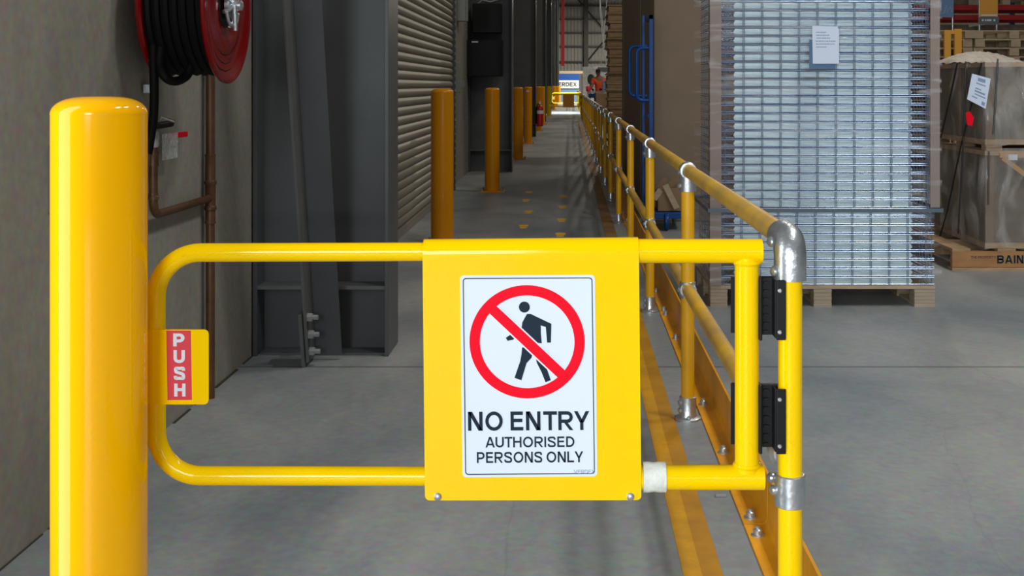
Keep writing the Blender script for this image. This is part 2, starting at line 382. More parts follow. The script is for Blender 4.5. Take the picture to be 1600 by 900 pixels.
# diagonal brace on the near column
br = thing('diagonal_brace', (0, 0, 0), 'leaning grey angle-iron brace bolted to the floor in front of the near column', 'brace')
XB = -1.145
b0 = Vector((XB, 5.04, .02)); b1 = Vector((XB, 4.18, 3.2))
d = (b1-b0)
def off(dx, dy): return Vector((dx, dy, 0))
def lbar(o0, o1, x0, x1, y0, y1):
    m_ = MB()
    vs = []
    for p in (o0, o1):
        for a, b in ((x0, y0), (x1, y0), (x1, y1), (x0, y1)): vs.append(p+Vector((a, b, 0)))
    return m_.add(vs, [(0, 3, 2, 1), (4, 5, 6, 7), (0, 1, 5, 4), (1, 2, 6, 5), (2, 3, 7, 6), (3, 0, 4, 7)])
lbar(b0, b1, 0, .012, -.05, .10).build('angle_leg', BRACE, br, bevel=.002)
lbar(b0, b1, .012, .128, .088, .10).build('angle_leg', STEEL, br, bevel=.002)
MB().add([(XB-.016, 4.98, 0), (XB-.003, 4.98, 0), (XB-.003, 4.91, .24), (XB-.016, 4.91, .24),
          (XB-.016, 5.15, 0), (XB-.003, 5.15, 0), (XB-.003, 5.14, .27), (XB-.016, 5.14, .27)],
         [(0, 1, 2, 3), (4, 7, 6, 5), (0, 4, 5, 1), (3, 2, 6, 7), (0, 3, 7, 4), (1, 5, 6, 2)]).build('gusset_plate', BRACE, br)
for k in range(3):
    z = .065+k*.078; y = 5.03-z*.27
    MB().lathe([(.020, 0), (.020, .022), (.012, .022), (.012, .045)], (XB+.012, y, z), (1, 0, 0), 6).build('nut', GREYM, br)

# ------------------------------------------------------------------ bollards
def bollard(X, Y, R, label, m, group=None, plate=True, Ht=1.2, name='bollard'):
    b = thing(name, (X, Y, 0), label, 'bollard', group)
    hs = Ht-.036
    MB().lathe([(R, 0.01), (R, hs)], n=56).build('post', m, b, smooth=True)
    pr = [(R, 0), (R*1.005, .002)]
    for i in range(1, 13):
        a = math.radians(90*i/12); pr.append((R*1.005*math.cos(a)**.62 if i < 12 else 1e-4, .002+.034*math.sin(a)))
    MB().lathe(pr, (0, 0, hs), n=56).build('domed_cap', m, b, smooth=True, auto=60)
    if plate:
        MB().box((-.14, -.14, 0), (.14, .14, .012)).build('base_plate', m, b, bevel=.003)
        for sx in (-1, 1):
            for sy in (-1, 1):
                MB().lathe([(.022, .0), (.022, .004), (.014, .004), (.014, .018), (.008, .018), (.008, .03)], (sx*.112, sy*.112, .012), n=8).build('anchor_bolt', ZINC, b)
    return b
bollard(ax(155.5, 2.2), 2.2, .0868, 'big bright yellow bollard in the left foreground beside the gate', BOL)
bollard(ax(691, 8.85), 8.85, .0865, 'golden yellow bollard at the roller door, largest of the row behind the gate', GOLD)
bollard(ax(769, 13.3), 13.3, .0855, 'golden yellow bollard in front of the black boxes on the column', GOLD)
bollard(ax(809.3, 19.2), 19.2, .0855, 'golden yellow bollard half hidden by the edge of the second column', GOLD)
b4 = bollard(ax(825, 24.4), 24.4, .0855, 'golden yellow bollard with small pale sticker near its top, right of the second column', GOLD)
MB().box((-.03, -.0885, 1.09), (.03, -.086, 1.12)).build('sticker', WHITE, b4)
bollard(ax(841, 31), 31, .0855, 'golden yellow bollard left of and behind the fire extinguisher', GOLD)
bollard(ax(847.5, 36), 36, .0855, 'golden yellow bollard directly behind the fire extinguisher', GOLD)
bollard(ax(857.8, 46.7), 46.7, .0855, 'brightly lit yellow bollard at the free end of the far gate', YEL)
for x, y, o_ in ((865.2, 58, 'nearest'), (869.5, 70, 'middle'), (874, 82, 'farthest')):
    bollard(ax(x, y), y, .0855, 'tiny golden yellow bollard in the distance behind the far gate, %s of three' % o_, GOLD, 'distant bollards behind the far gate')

# ------------------------------------------------------------------ gate (built round the origin of its hinge post, then copied far down the walkway)
GY = 2.306
def gate(Yoff, label, simple=False):
    k = GY
    g = thing('safety_gate', (ax(1234.5, k), Yoff, 0), label, 'gate')
    ox = ax(1234.5, k)
    X = lambda x: ax(x, k)-ox
    Z = lambda y: az(y, k)
    rb = .0242; rs = .0187
    # wide right-hand tubes
    zt, zb = Z(392.2), Z(745.8)
    mb = MB().tube([(X(985), 0, zt), (X(1190), 0, zt)], rb, 28); mb.build('top_rail', YEL, g, smooth=True)
    MB().tube([(X(985), 0, zb), (X(1193), 0, zb)], rb, 28).build('bottom_rail', YEL, g, smooth=True)
    MB().tube([(X(1167), 0, zb+.012), (X(1167), 0, zt-.012)], rb, 28).build('stile', YEL, g, smooth=True)
    mb = MB()
    for zz, sg in ((zt-rb, -1), (zb+rb, 1)):
        mb.lathe([(rb+.0015, -.004), (rb+.0045, .001), (rb+.002, .006)], (X(1167), 0, zz), (0, 0, 1), 28)
    mb.build('weld_bead', YEL, g, smooth=True)
    # slim loop
    xl = X(244); r = .0895; zt2, zb2 = Z(394.6), Z(743.3)
    pts = [(X(1000), 0, Z(392.5)), (xl+r, 0, zt2+.0)]
    pts += arc((xl+r, 0, zt2-r), r, 90, 180, 14)[1:]
    pts += arc((xl+r, 0, zb2+r), r, 180, 270, 14)
    pts += [(X(1000), 0, Z(744.5))]
    MB().tube(pts, rs, 28).build('loop_tube', YEL, g, smooth=True)
    # folded cover panel : front sheet, over the top rail, back sheet
    yf = -rb-.003; yb = rb+.003
    zt_p = zt+rb+.0035; zbt = az(782, k+yf)-.0
    def sh(v):
        t = (zt_p-v.z)/(zt_p-zbt); w = (v.x-xa)/(xb-xa)
        return Vector((v.x+.0052*t, v.y, v.z+(-.0035*(1-w))*(1-t)+.0006*w))
    kk = k+yf
    xa, xb = ax(660, kk)-ox, ax(998, kk)-ox
    pro = [(yf, zbt+.012)]+[(yf, zt)]
    a_ = [(math.sin(math.radians(q))*-1, math.cos(math.radians(q))) for q in (90, 75, 60, 45, 30, 15, 0, -15, -30, -45, -60, -75, -90)]
    vs = []; R = rb+.003
    prof = [(c*R, zt+s_*R) for c, s_ in a_]
    mb = MB()
    # front sheet outline with rounded lower corners
    rc = .009
    pl = [(xa, zt), (xa, zbt+rc)]+[(xa+rc-rc*math.cos(math.radians(q)), zbt+rc-rc*math.sin(math.radians(q))) for q in (30, 60, 90)]
    pl += [(xb-rc+rc*math.sin(math.radians(q)), zbt+rc-rc*math.cos(math.radians(q))) for q in (0, 30, 60, 90)]+[(xb, zt)]
    mb.prism(pl, yf, yf+.002, sh); mb.prism(pl, yb-.002, yb, sh)
    n_ = len(prof); vs = []
    for rr in (1, .92):
        for xx in (xa, xb):
            for c, zz in prof: vs.append(sh(Vector((xx, c*rr, zt+(zz-zt)*rr))))
    fs = []
    for i in range(n_-1):
        fs += [(i, i+1, n_+i+1, n_+i), (2*n_+i, 3*n_+i, 3*n_+i+1, 2*n_+i+1), (i, 2*n_+i, 2*n_+i+1, i+1), (n_+i, n_+i+1, 3*n_+i+1, 3*n_+i)]
    mb.add(vs, fs)
    panel = mb.build('cover_panel', YEL, g, smooth=True, auto=35)
    for px in (684, 985):
        MB().lathe([(.0078, 0), (.0078, .002), (.005, .0045), (.001, .0055)], (ax(px, kk)-ox, yf, az(776, kk)), (0, -1, 0), 18).build('screw', ZINC, panel, smooth=True)
    # sign board
    ys = yf-.0015
    q = lambda x, y: (ax(x, k+ys)-ox, az(y, k+ys))
    def quad(v):   # rectangular sign coordinates u,w in [0,1] -> the slightly leaning quad measured in place
        u, w = v.x, v.z
        xL = 719+4*(1-w); xR = 929.5+4*(1-w); yT = 430.5-1*u; yB = 746-1.6*u
        x = xL+(xR-xL)*u; y = yB+(yT-yB)*w
        a, b = q(x, y); return Vector((a, v.y, b))
    px_ = lambda x, y: ((x-719)/210.5, (746-y)/315.5)
    def rr(x0, y0, x1, y1, r):
        return [px_(a, b) for a, b in rrect(x0, y0, x1, y1, r)]
    sg = MB().prism(rr(719, 430.5, 929.5, 746, 6), ys, ys+.0014, quad).build('sign_board', WHITE, g)
    # thin dark border
    def ring(o_, i_, y, m, name):
        mb = MB(); n = len(o_); vs = [Vector((a, y, b)) for a, b in o_]+[Vector((a, y, b)) for a, b in i_]+[Vector((a, y+.0004, b)) for a, b in o_]+[Vector((a, y+.0004, b)) for a, b in i_]
        vs = [quad(v) for v in vs]; fs = []
        for i in range(n):
            j = (i+1) % n; fs += [(i, j, n+j, n+i), (2*n+i, 3*n+i, 3*n+j, 2*n+j), (i, 2*n+i, 2*n+j, j), (n+i, n+j, 3*n+j, 3*n+i)]
        return mb.add(vs, fs).build(name, m, sg)
    yy = ys-.0006
    ring(rr(723, 434.5, 925.5, 742, 5), rr(724.4, 435.9, 924.1, 740.6, 4), yy, INK, 'border')
    cxp, cyp = 822.3, 534.5
    ell = lambda a, b: [px_(cxp+a*math.cos(math.radians(t)), cyp+b*math.sin(math.radians(t))) for t in range(0, 360, 5)]
    ring(ell(90, 88.5), ell(74, 72.5), yy-.0004, RED, 'prohibition_ring')
    def poly(ps, name, m, y, par):
        return MB().prism([px_(*p) for p in ps], y, y+.0004, quad).build(name, m, par)
    Z0 = lambda x, y: (719-1.5+(x-159)/ (603-159)*213+0, 0)
    # pictogram, traced on the sign itself (crop scale 2.045)
    c2 = lambda pts: [(640+x/2.045-(2.0*((360+y/2.045)-430)/316), 360+y/2.045) for x, y in pts]
    hx, hy = c2([(366, 246)])[0]
    poly([(hx+8.6*math.cos(math.radians(t)), hy+8.6*math.sin(math.radians(t))) for t in range(0, 360, 15)], 'pictogram', INK, yy, sg)
    poly(c2([(374, 268), (386, 268), (452, 300), (450, 360), (438, 360), (434, 310), (418, 305), (418, 330), (421, 362), (400, 360), (380, 345), (357, 312), (359, 295)]), 'pictogram', INK, yy, sg)
    poly(c2([(306, 344), (322, 333), (336, 342), (330, 350), (318, 352), (312, 354)]), 'pictogram', INK, yy, sg)
    poly(c2([(358, 375), (376, 375), (392, 392), (388, 408), (372, 425), (355, 480), (333, 472), (352, 418), (356, 395)]), 'pictogram', INK, yy, sg)
    poly(c2([(398, 395), (410, 410), (432, 432), (438, 448), (449, 480), (432, 487), (420, 455), (405, 425)]), 'pictogram', INK, yy, sg)
    # diagonal bar with thin white margins
    def bar(hw, m, nm, y):
        a = (cxp-60, cyp-57.5); b = (cxp+60, cyp+57.5); dx, dy = b[0]-a[0], b[1]-a[1]; l = math.hypot(dx, dy); nx, ny = -dy/l*hw, dx/l*hw
        poly([(a[0]+nx, a[1]+ny), (b[0]+nx, b[1]+ny), (b[0]-nx, b[1]-ny), (a[0]-nx, a[1]-ny)], nm, m, y, sg)
    bar(10.2, WHITE, 'bar_margin', yy-.0003); bar(8, RED, 'prohibition_bar', yy-.0006)
    for s_, x0, y0, x1, y1, bo in (('NO ENTRY', 730, 673, 919.5, 643.5, .18), ('AUTHORISED', 757, 699.5, 896, 683, .165), ('PERSONS ONLY', 743.5, 723.5, 909.5, 706.5, .165), ('VERDEX', 895, 741.2, 927.6, 735.5, .12)):
        a = px_(x0, y0); b = px_(x1, y1)
        sh_ = 2.2*((y0+y1)/2-430)/316/210.5
        text(s_, a[0]-sh_, a[1], b[0]-sh_, b[1], yy, 'lettering', INK if s_ != 'VERDEX' else GTXT, sg, .0005, bo, quad)
    # push plate, curling round the loop tube
    yp = -rs-.002; kp = k+yp
    qx = lambda x: ax(x, kp)-ox
    qz = lambda y: az(y, kp)
    xc = xl; Rp = rs+.0022
    z0, z1 = qz(632), qz(515)
    xr_ = qx(326); rc = .009
    mb = MB()
    pl = [(xc, z0), (xr_-rc, z0)]+[(xr_-rc+rc*math.sin(math.radians(q)), z0+rc-rc*math.cos(math.radians(q))) for q in (30, 60, 90)]
    pl += [(xr_-rc+rc*math.cos(math.radians(q)), z1-rc+rc*math.sin(math.radians(q))) for q in (0, 30, 60, 90)]+[(xc, z1)]
    mb.prism(pl, -Rp, -Rp+.0022)
    pa = [(xc-math.sin(math.radians(q))*Rp, -math.cos(math.radians(q))*Rp) for q in range(0, 181, 12)]
    pi = [(xc-math.sin(math.radians(q))*(Rp-.002), -math.cos(math.radians(q))*(Rp-.002)) for q in range(0, 181, 12)]
    n_ = len(pa); vs = [(a, b, z) for z in (z0, z1) for a, b in pa]+[(a, b, z) for z in (z0, z1) for a, b in pi]; fs = []
    for i in range(n_-1):
        fs += [(i, n_+i, n_+i+1, i+1), (2*n_+i, 2*n_+i+1, 3*n_+i+1, 3*n_+i), (i, i+1, 2*n_+i+1, 2*n_+i), (n_+i, 3*n_+i, 3*n_+i+1, n_+i+1)]
    mb.add(vs, fs)
    pp = mb.build('push_plate', YEL, g, smooth=True, auto=35)
    st = MB().add([(qx(260), -Rp-.0004, qz(516.5)), (qx(298.3), -Rp-.0004, qz(516.5)), (qx(300), -Rp-.0004, qz(624.8)), (qx(261.8), -Rp-.0004, qz(625.2)),
                   (qx(260), -Rp, qz(516.5)), (qx(298.3), -Rp, qz(516.5)), (qx(300), -Rp, qz(624.8)), (qx(261.8), -Rp, qz(625.2))],
                  [(0, 1, 2, 3), (7, 6, 5, 4), (0, 4, 5, 1), (1, 5, 6, 2), (2, 6, 7, 3), (3, 7, 4, 0)]).build('push_sticker', PINK, pp)
    for i, c in enumerate('PUSH'):
        yt = 520.8+i*26.1; xo = 271+i*.5
        text(c, qx(xo), qz(yt+20.2), qx(xo+17.6), qz(yt), -Rp-.0008, 'lettering', WHITE, pp, .0005, .235)
    # bandage on the bottom rail
    mb = MB().lathe([(rb+.0005, 0), (rb+.005, .001), (rb+.0055, .010), (rb+.004, .022), (rb+.0055, .034), (rb+.005, .046), (rb+.0005, .047)], (X(1004), 0, zb+.0006), (1, 0, 0), 32)
    mb.build('bandage_wrap', TAPE, g, smooth=True)
    # black hinges
    for (y0, y1) in ((431, 529), (599, 705)):
        za, zb_ = Z(y1), Z(y0); xh0, xh1 = X(1184), X(1224)
        h = MB().box((xh0, -.020, za), (xh0+.006, .018, zb_)).box((xh0+.004, .006, za+.006), (xh1-.006, .020, zb_-.004)).box((X(1209), -.030, za+.003), (xh1, -.0255, zb_-.004)).box((X(1207), -.0255, za+.006), (X(1211), .01, zb_-.006)).build('hinge', BLK, g, bevel=.002)
        mb = MB()
        for i in range(7):
            zz = za+.014+i*(zb_-za-.028)/6; mb.box((xh0+.012, .000, zz-.002), (xh0+.022, .008, zz+.002))
        mb.build('hinge_tooth', BLK, h)
        MB().box((X(1145), .0245, za+.006), (X(1188), .030, zb_-.006)).build('hinge_leaf', BLK, h)
        for yy_ in (y0+19, y1-15):
            MB().lathe([(.0042, 0), (.0042, .002), (.0025, .0035)], (X(1214), -.030, Z(yy_)), (0, -1, 0), 12).build('screw', ZINC, h, smooth=True)
    return g
g1 = gate(GY, 'bright yellow swing gate with a no entry sign panel across the foreground')
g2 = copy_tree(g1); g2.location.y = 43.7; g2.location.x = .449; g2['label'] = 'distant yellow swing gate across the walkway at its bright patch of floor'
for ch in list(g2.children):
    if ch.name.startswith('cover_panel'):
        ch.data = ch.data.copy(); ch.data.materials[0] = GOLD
    if ch.name.startswith('sign_board'):
        for c2_ in list(ch.children): bpy.data.objects.remove(c2_)
        bpy.data.objects.remove(ch)
g3 = copy_tree(g1); g3.location.y = 52.5; g3.location.x = .449; g3['label'] = 'most distant yellow swing gate, seen behind and through the other far gate'

# ------------------------------------------------------------------ tubular fence
FX = .430; RZ = az(376, GY); MZ = RZ-.435
f1 = thing('handrail_fence', (0, 0, 0), 'long yellow tubular handrail fence with silver clamp fittings along the right of the walkway', 'fence')
ys = [GY]+[4.215+i*2.0065 for i in range(20)]
FXA = ax(1234.5, GY)
R0 = .0242
yend = ys[-1]
MB().tube([(FXA, GY+.045, RZ), (FX, 4.2, RZ), (FX, yend+.05, RZ)], R0, 20).build('top_rail', RAILY, f1, smooth=True)
MB().tube([(FXA-.002, GY+.052, MZ), (FX, 4.2, MZ), (FX, yend, MZ)], R0, 20).build('middle_rail', RAILY, f1, smooth=True)
# near gate post with elbow and collar
p = MB().tube([(FXA, GY, 0), (FXA, GY, RZ-.06)], R0, 28).build('post', YEL, f1, smooth=True)
er = .0322
pts = [(FXA, GY, RZ-.078), (FXA, GY, RZ-.035)]+[(FXA, GY+.035-.035*math.cos(math.radians(a)), RZ-.035+.035*math.sin(math.radians(a))) for a in range(10, 91, 10)]+[(FXA, GY+.085, RZ)]
MB().tube(pts, er, 32).build('elbow_fitting', GALV, p, smooth=True)
for y_, z_ in ((GY-.008, RZ-.060), (GY+.03, RZ-.006)):
    MB().lathe([(.011, 0), (.011, .006), (.008, .010), (.001, .011)], (FXA-er+.003, y_, z_), (-1, -.5, 0), 16).build('grub_screw', GALV, p, smooth=True)
def sleeve(name, c, axis, r, l, par, lip=True):
    return MB().lathe([(R0+.0008, -l/2), (r-.002, -l/2), (r, -l/2+.002), (r, l/2-.002), (r-.002, l/2), (R0+.0008, l/2), ], c, axis, 32)
zc = az(765, GY)
mb = sleeve('collar', (FXA, GY, zc), (0, 0, 1), .0305, .064, p)
mb.tube([(FXA-.006, GY+.026, MZ), (FXA-.006, GY+.034, MZ), (FXA-.002, GY+.085, MZ)], [.022, .031, .031], 24)
mb.build('collar_fitting', GALV, p, smooth=True)
for dy, dz in ((.0, .02), (.03, .034)):
    MB().lathe([(.010, 0), (.010, .006), (.007, .010), (.001, .011)], (FXA-.0295, GY+dy, zc+dz-.02), (-1, -.4, 0), 16).build('grub_screw', GALV, p, smooth=True)
MB().lathe([(.041, 0), (.041, .01), (.031, .012), (.031, .07), (.0245, .072)], (FXA, GY, 0), n=28).build('base_flange', GALV, p, smooth=True)
# intermediate post prototype
def fpost():
    X0, Y0 = 0, 0
    q = MB().tube([(0, 0, .04), (0, 0, RZ-.03)], R0, 20).build('post', GOLDY, f1, smooth=True)
    MB().lathe([(.049, 0), (.049, .009), (.044, .011), (.032, .012), (.031, .014), (.031, .083), (.0248, .085)], (0, 0, 0), n=26).build('base_flange', GALV, q, smooth=True)
    for z in (.035, .062): MB().lathe([(.009, 0), (.009, .005), (.002, .009)], (-.029, -.008, z), (-1, -.4, 0), 12).build('grub_screw', GALV, q, smooth=True)
    MB().lathe([(.008, 0), (.008, .006), (.005, .010)], (0, -.039, .0115), (0, 0, 1), 6).build('floor_bolt', GALV, q)
    mb = sleeve('t', (0, 0, RZ), (0, 1, 0), .0315, .052, q).tube([(0, 0, RZ-.076), (0, 0, RZ-.02)], .031, 26)
    mb.build('tee_fitting', GALV, q, smooth=True)
    mb = sleeve('t', (0, 0, MZ), (0, 1, 0), .0312, .046, q).tube([(-.001, 0, MZ-.028), (-.001, 0, MZ+.028)], .030, 26)
    mb.build('cross_fitting', GALV, q, smooth=True)
    for z in (RZ-.006, RZ-.055, MZ): MB().lathe([(.009, 0), (.009, .006), (.005, .009)], (-.030, -.005, z), (-1, -.3, 0), 12).build('grub_screw', GALV, q, smooth=True)
    return q
GOLDY = mat('fence_post_yellow', (.84, .43, .005), .32, var=.14, vscale=7)
fp = fpost(); fp.location = (FX, ys[1], 0)
for y in ys[2:]:
    c = copy_tree(fp, f1); c.location = (FX, y, 0)
# second fence run beyond the far gates
f2 = thing('handrail_fence', (.449, 50, 0), 'short distant yellow handrail fence running on beyond the far gates', 'fence')
MB().tube([(0, -6.3, RZ), (0, 26, RZ)], R0, 10).build('top_rail', RAILY, f2, smooth=True)
MB().tube([(0, -6.3, MZ), (0, 26, MZ)], R0, 10).build('middle_rail', RAILY, f2, smooth=True)
for i in range(14):
    MB().tube([(0, -6.3+i*2.2, 0), (0, -6.3+i*2.2, RZ)], R0, 10).build('post', GOLDY, f2, smooth=True)

# ------------------------------------------------------------------ steel kerb angle, bolts
def kerb(y0, y1, label, group=None):
    t = thing('kerb_angle', (0, y0, 0), label, 'kerb', group); L_ = y1-y0-.006
    xa, xf = .481, .547; ht = .135
    pr = [(xa, 0), (xa, .007), (xf-.014, .008), (xf-.006, .012), (xf-.002, .022), (xf, ht-.004), (xf+.002, ht), (xf+.010, ht), (xf+.010, 0)]
    n = len(pr); vs = [(x, 0, z) for x, z in pr]+[(x, L_, z) for x, z in pr]
    MB().add(vs, [tuple(range(n)), tuple(reversed(range(n, 2*n)))]+[(i, i+n, (i+1) % n+n, (i+1) % n) for i in range(n)]).build('angle', KERB, t, smooth=True, auto=50)
    for yb in [.045+i*.5725 for i in range(6)]:
        if yb < L_: MB().lathe([(.019, 0), (.019, .003), (.0155, .005), (.0125, .005), (.0125, .016), (.009, .019), (.007, .019), (.007, .023)], (.506, yb, .0072), n=14).build('anchor_bolt', ZINC, t, smooth=True, auto=30)
    return t
kerb(.2, 3.19, 'orange-yellow steel kerb angle in the foreground, passing behind the gate post')
kerb(3.19, 6.17, 'orange-yellow steel kerb angle beside the nearest full fence post')
ORD = ['1st', '2nd', '3rd']+['%dth' % i for i in range(4, 60)]
for i in range(12): kerb(6.17+i*2.98, 9.15+i*2.98, 'orange-yellow steel kerb angle outside the fence, %s length counted from the camera' % ORD[i+2], 'kerb angles further along the fence')
# painted line
fl = MB().box((.282, .3, 0), (.329, 8.0, .0016)).build('floor_line', LINE)
MB().box((.329, .3, 0), (.381, 8.0, .0015)).build('darker_half', mat('darker_paint_half', (.56, .27, .015), .5, var=.25, vscale=5, dark=(.40, .19, .02), spec=.25), fl)  # right half of the line in a darker, browner yellow
tag(fl, 'yellow painted floor line in the foreground along the inside of the fence', 'floor marking')
tag(MB().box((.282, 8.01, 0), (.381, 43, .0015)).build('floor_line', mat('worn_floor_line', (.33, .16, .035), .55, var=.45, vscale=5, dark=(.18, .10, .045))), 'worn brown-orange floor line running away inside the fence', 'floor marking')
# footprints
def footprint(px, py, side, label):
    Y = H*F/(py-HY); m_ = MB()
    sole = [(0, .28), (.025, .275), (.043, .25), (.047, .21), (.042, .17), (.032, .13), (-.03, .13), (-.040, .17), (-.043, .215), (-.036, .255), (-.02, .275)]
    heel = [(-.028, .105), (.030, .105), (.034, .06), (.028, .02), (.0, .005), (-.026, .02), (-.032, .06)]
    for pl in (sole, heel):
        n = len(pl); vs = [(x*side, y-.14, 0) for x, y in pl]+[(x*side, y-.14, .001) for x, y in pl]
        m_.add(vs, [tuple(range(n)), tuple(reversed(range(n, 2*n)))]+[(i, i+n, (i+1) % n+n, (i+1) % n) for i in range(n)])
    o = m_.build('footprint_decal', DOTS); o.location = (ax(px, Y), Y, 0.0002)
    tag(o, label, 'footprint', 'yellow footprints on the walkway')
nm = ['farthest', 'second farthest', 'second nearest', 'nearest']
for i, (x, y) in enumerate(((826.7, 300.7), (822.3, 313.3), (826, 331.3), (818.3, 354))):
    footprint(x, y, -1, 'yellow footprint decal on the walkway floor, %s of the left-hand row' % nm[i])
for i, (x, y) in enumerate(((880, 307.3), (878.7, 323.7), (877.3, 344), (875.3, 367))):
    footprint(x, y, 1, 'yellow footprint decal on the walkway floor, %s of the right-hand row' % nm[i])
# offcut on the floor near the fence
tag(MB().box((-.012, -.006, 0), (.022, .008, .009)).build('plastic_offcut', GREYM, bevel=.002), 'small dark offcut lying on the floor below the gate rail', 'debris').location = (ax(1124, 3.42), 3.42, 0)

# ------------------------------------------------------------------ hose reel on the left wall
hr = thing('fire_hose_reel', (WX, 3.86, 1.489), 'red fire hose reel with black hose, high on the concrete wall above the big bollard', 'hose reel')
XO = WX-0
def rel(x): return x-WX
Rr = .262
def disc(x0, nm, s=1, Rr=Rr):
    pr = [(.03, -.006*s), (.10, -.006*s), (.115, .004*s), (.150, .004*s), (.165, -.006*s), (.225, -.006*s), (.240, .006*s), (Rr-.004, .008*s), (Rr, .004*s), (Rr, -.004*s), (Rr-.006, -.010*s), (.03, -.012*s)]
    return MB().lathe(pr, (x0, 0, 0), (1, 0, 0), 72).build(nm, REEL, hr, smooth=True)
disc(rel(-1.15), 'disc'); disc(rel(-1.36), 'disc', -1, .247)
MB().lathe([(.075, 0), (.075, .2)], (rel(-1.355), 0, 0), (1, 0, 0), 32).build('drum', BLK, hr, smooth=True)
# hose coils
xs = [rel(-1.336)+i*.0275 for i in range(7)]
pts = []
for layer, R in enumerate((.115, .142, .169, .196, .222)):
    seq = xs if layer % 2 == 0 else xs[::-1]
    for x in seq:
        for a in range(0, 360, 15):
            pts.append((x+.0015*math.sin(a*.03), math.cos(math.radians(a))*R, math.sin(math.radians(a))*R))
MB().tube(pts, .0145, 8).build('hose_coil', RUB, hr, smooth=True)
# hanging loop and tail
def wp(px, py, Xw):
    Y = Xw*F/(px-CX); v = Vector((Xw, Y, az(py, Y))); return v-Vector((WX, 3.86, 1.489))
def spline(P, n=10):
    out = []
    P = [P[0]]+P+[P[-1]]
    for i in range(1, len(P)-2):
        for j in range(n):
            t = j/n; a, b, c, d_ = P[i-1], P[i], P[i+1], P[i+2]
            out.append(.5*((2*b)+(c-a)*t+(2*a-5*b+4*c-d_)*t*t+(3*b-a-3*c+d_)*t**3))
    out.append(P[-2]); return out
P = [wp(252, 70, -1.31), wp(250, 100, -1.31), wp(258, 120, -1.29), wp(273, 127, -1.27), wp(290, 120, -1.25), wp(298, 104, -1.24), wp(300, 85, -1.24)]
MB().tube(spline(P), .0145, 12).build('hose_loop', RUB, hr, smooth=True)
P = [wp(238, 40, -1.335), wp(240, 100, -1.335), wp(241, 140, -1.335), wp(240, 180, -1.34), wp(236, 210, -1.35), wp(231, 240, -1.36)]
MB().tube(spline(P), .0142, 12).build('hose_tail', RUB, hr, smooth=True)
MB().box((0, -.05, -.08), (.018, .05, .08)).box((.0, -.025, -.025), (.085, .025, .025)).build('wall_bracket', BLK, hr)
# silver hub with guides
mb = MB().lathe([(.045, 0), (.045, .012), (.018, .014), (.018, .045), (.008, .05)], (rel(-1.146), 0, 0), (1, 0, 0), 24)
for k_ in range(6):
    a = math.radians(k_*60+20); mb.tube([(rel(-1.13), 0, 0), (rel(-1.128), math.cos(a)*.055, math.sin(a)*.055), (rel(-1.14), math.cos(a)*.075, math.sin(a)*.075)], .007, 8)
mb.tube([(rel(-1.132), math.cos(math.radians(a))*.07, math.sin(math.radians(a))*.07) for a in range(200, 341, 10)], .006, 8)
mb.tube([(rel(-1.12), -.02, .0), (rel(-1.12), -.01, -.085)], .008, 8)
mb.build('hub', GALV, hr, smooth=True)
# nozzle
nz = MB().tube([wp(232, 236, -1.36), wp(229, 262, -1.365)], [.012, .008], 12).build('nozzle', BRASS, hr, smooth=True)
# pipework
pw = thing('water_pipe', (0, 0, 0), 'brown copper pipework with an elbow and tee running down the concrete wall to the floor', 'pipe')
PX = WX+.031; Yv = 4.5; Ys = 3.885
zj = .782
MB().tube([(PX, Yv, 0), (PX, Yv, 10)], .0172, 16).build('riser', BRASS, pw, smooth=True)
MB().lathe([(.0215, 0), (.0215, .006), (.0195, .01), (.0195, .05), (.024, .055), (.024, .066), (.02, .07), (.02, .15), (.024, .155), (.024, .166), (.0195, .17), (.0195, .26), (.0215, .265), (.0215, .27)], (PX, Yv, zj-.1), n=16).build('tee_joint', BRASS, pw, smooth=True)
pts = [(PX, Yv, zj), (PX, Ys+.06, zj)]+[(PX, Ys+.05-.05*math.sin(math.radians(a)), zj+.05-.05*math.cos(math.radians(a))) for a in range(0, 91, 15)]+[(PX, Ys, 1.03)]
MB().tube(pts, .0145, 16).build('branch', BRASS, pw, smooth=True)
MB().lathe([(.0185, 0), (.0185, .01), (.0165, .012), (.0165, .02)], (PX, Ys, zj+.055), n=16).build('joint_collar', BRASS, pw, smooth=True)
MB().lathe([(.0185, 0), (.0165, .012), (.0165, .03), (.0185, .045)], (PX, Ys, .95), n=16).build('joint_collar', BRASS, pw, smooth=True)
vv = MB().lathe([(.013, 0), (.02, .01), (.02, .05), (.013, .06), (.011, .08), (.011, .22)], (PX, Ys, 1.01), n=16).build('stop_valve', GALV, pw, smooth=True)
MB().box((PX+.004, Ys+.13, 1.034), (PX+.010, Ys+.325, 1.054)).build('lever', RED, vv, bevel=.003)
MB().tube([(PX+.01, Ys, 1.08), (PX+.035, Ys-.02, 1.115), (PX+.07, Ys+.0, 1.10)], .005, 8).tube([(PX, Ys, 1.10), (PX+.02, Ys-.03, 1.15)], .004, 8).build('valve_spring', ZINC, vv)
MB().tube([(PX+.02, Ys-.06, 1.085), (PX+.03, Ys+.085, 1.09)], .012, 12).build('hose_clip', BLK, vv, smooth=True)
cl = MB().box((PX-.024, Ys-.03, 1.195), (PX+.014, Ys+.02, 1.225)).build('wall_clip', GALV, pw, bevel=.002)
tag(MB().box((PX+.012, Ys+.05, .965), (PX+.014, Ys+.20, 1.055)).build('inspection_tag', TAG), 'clear plastic inspection tag hanging by the red valve lever', 'tag')
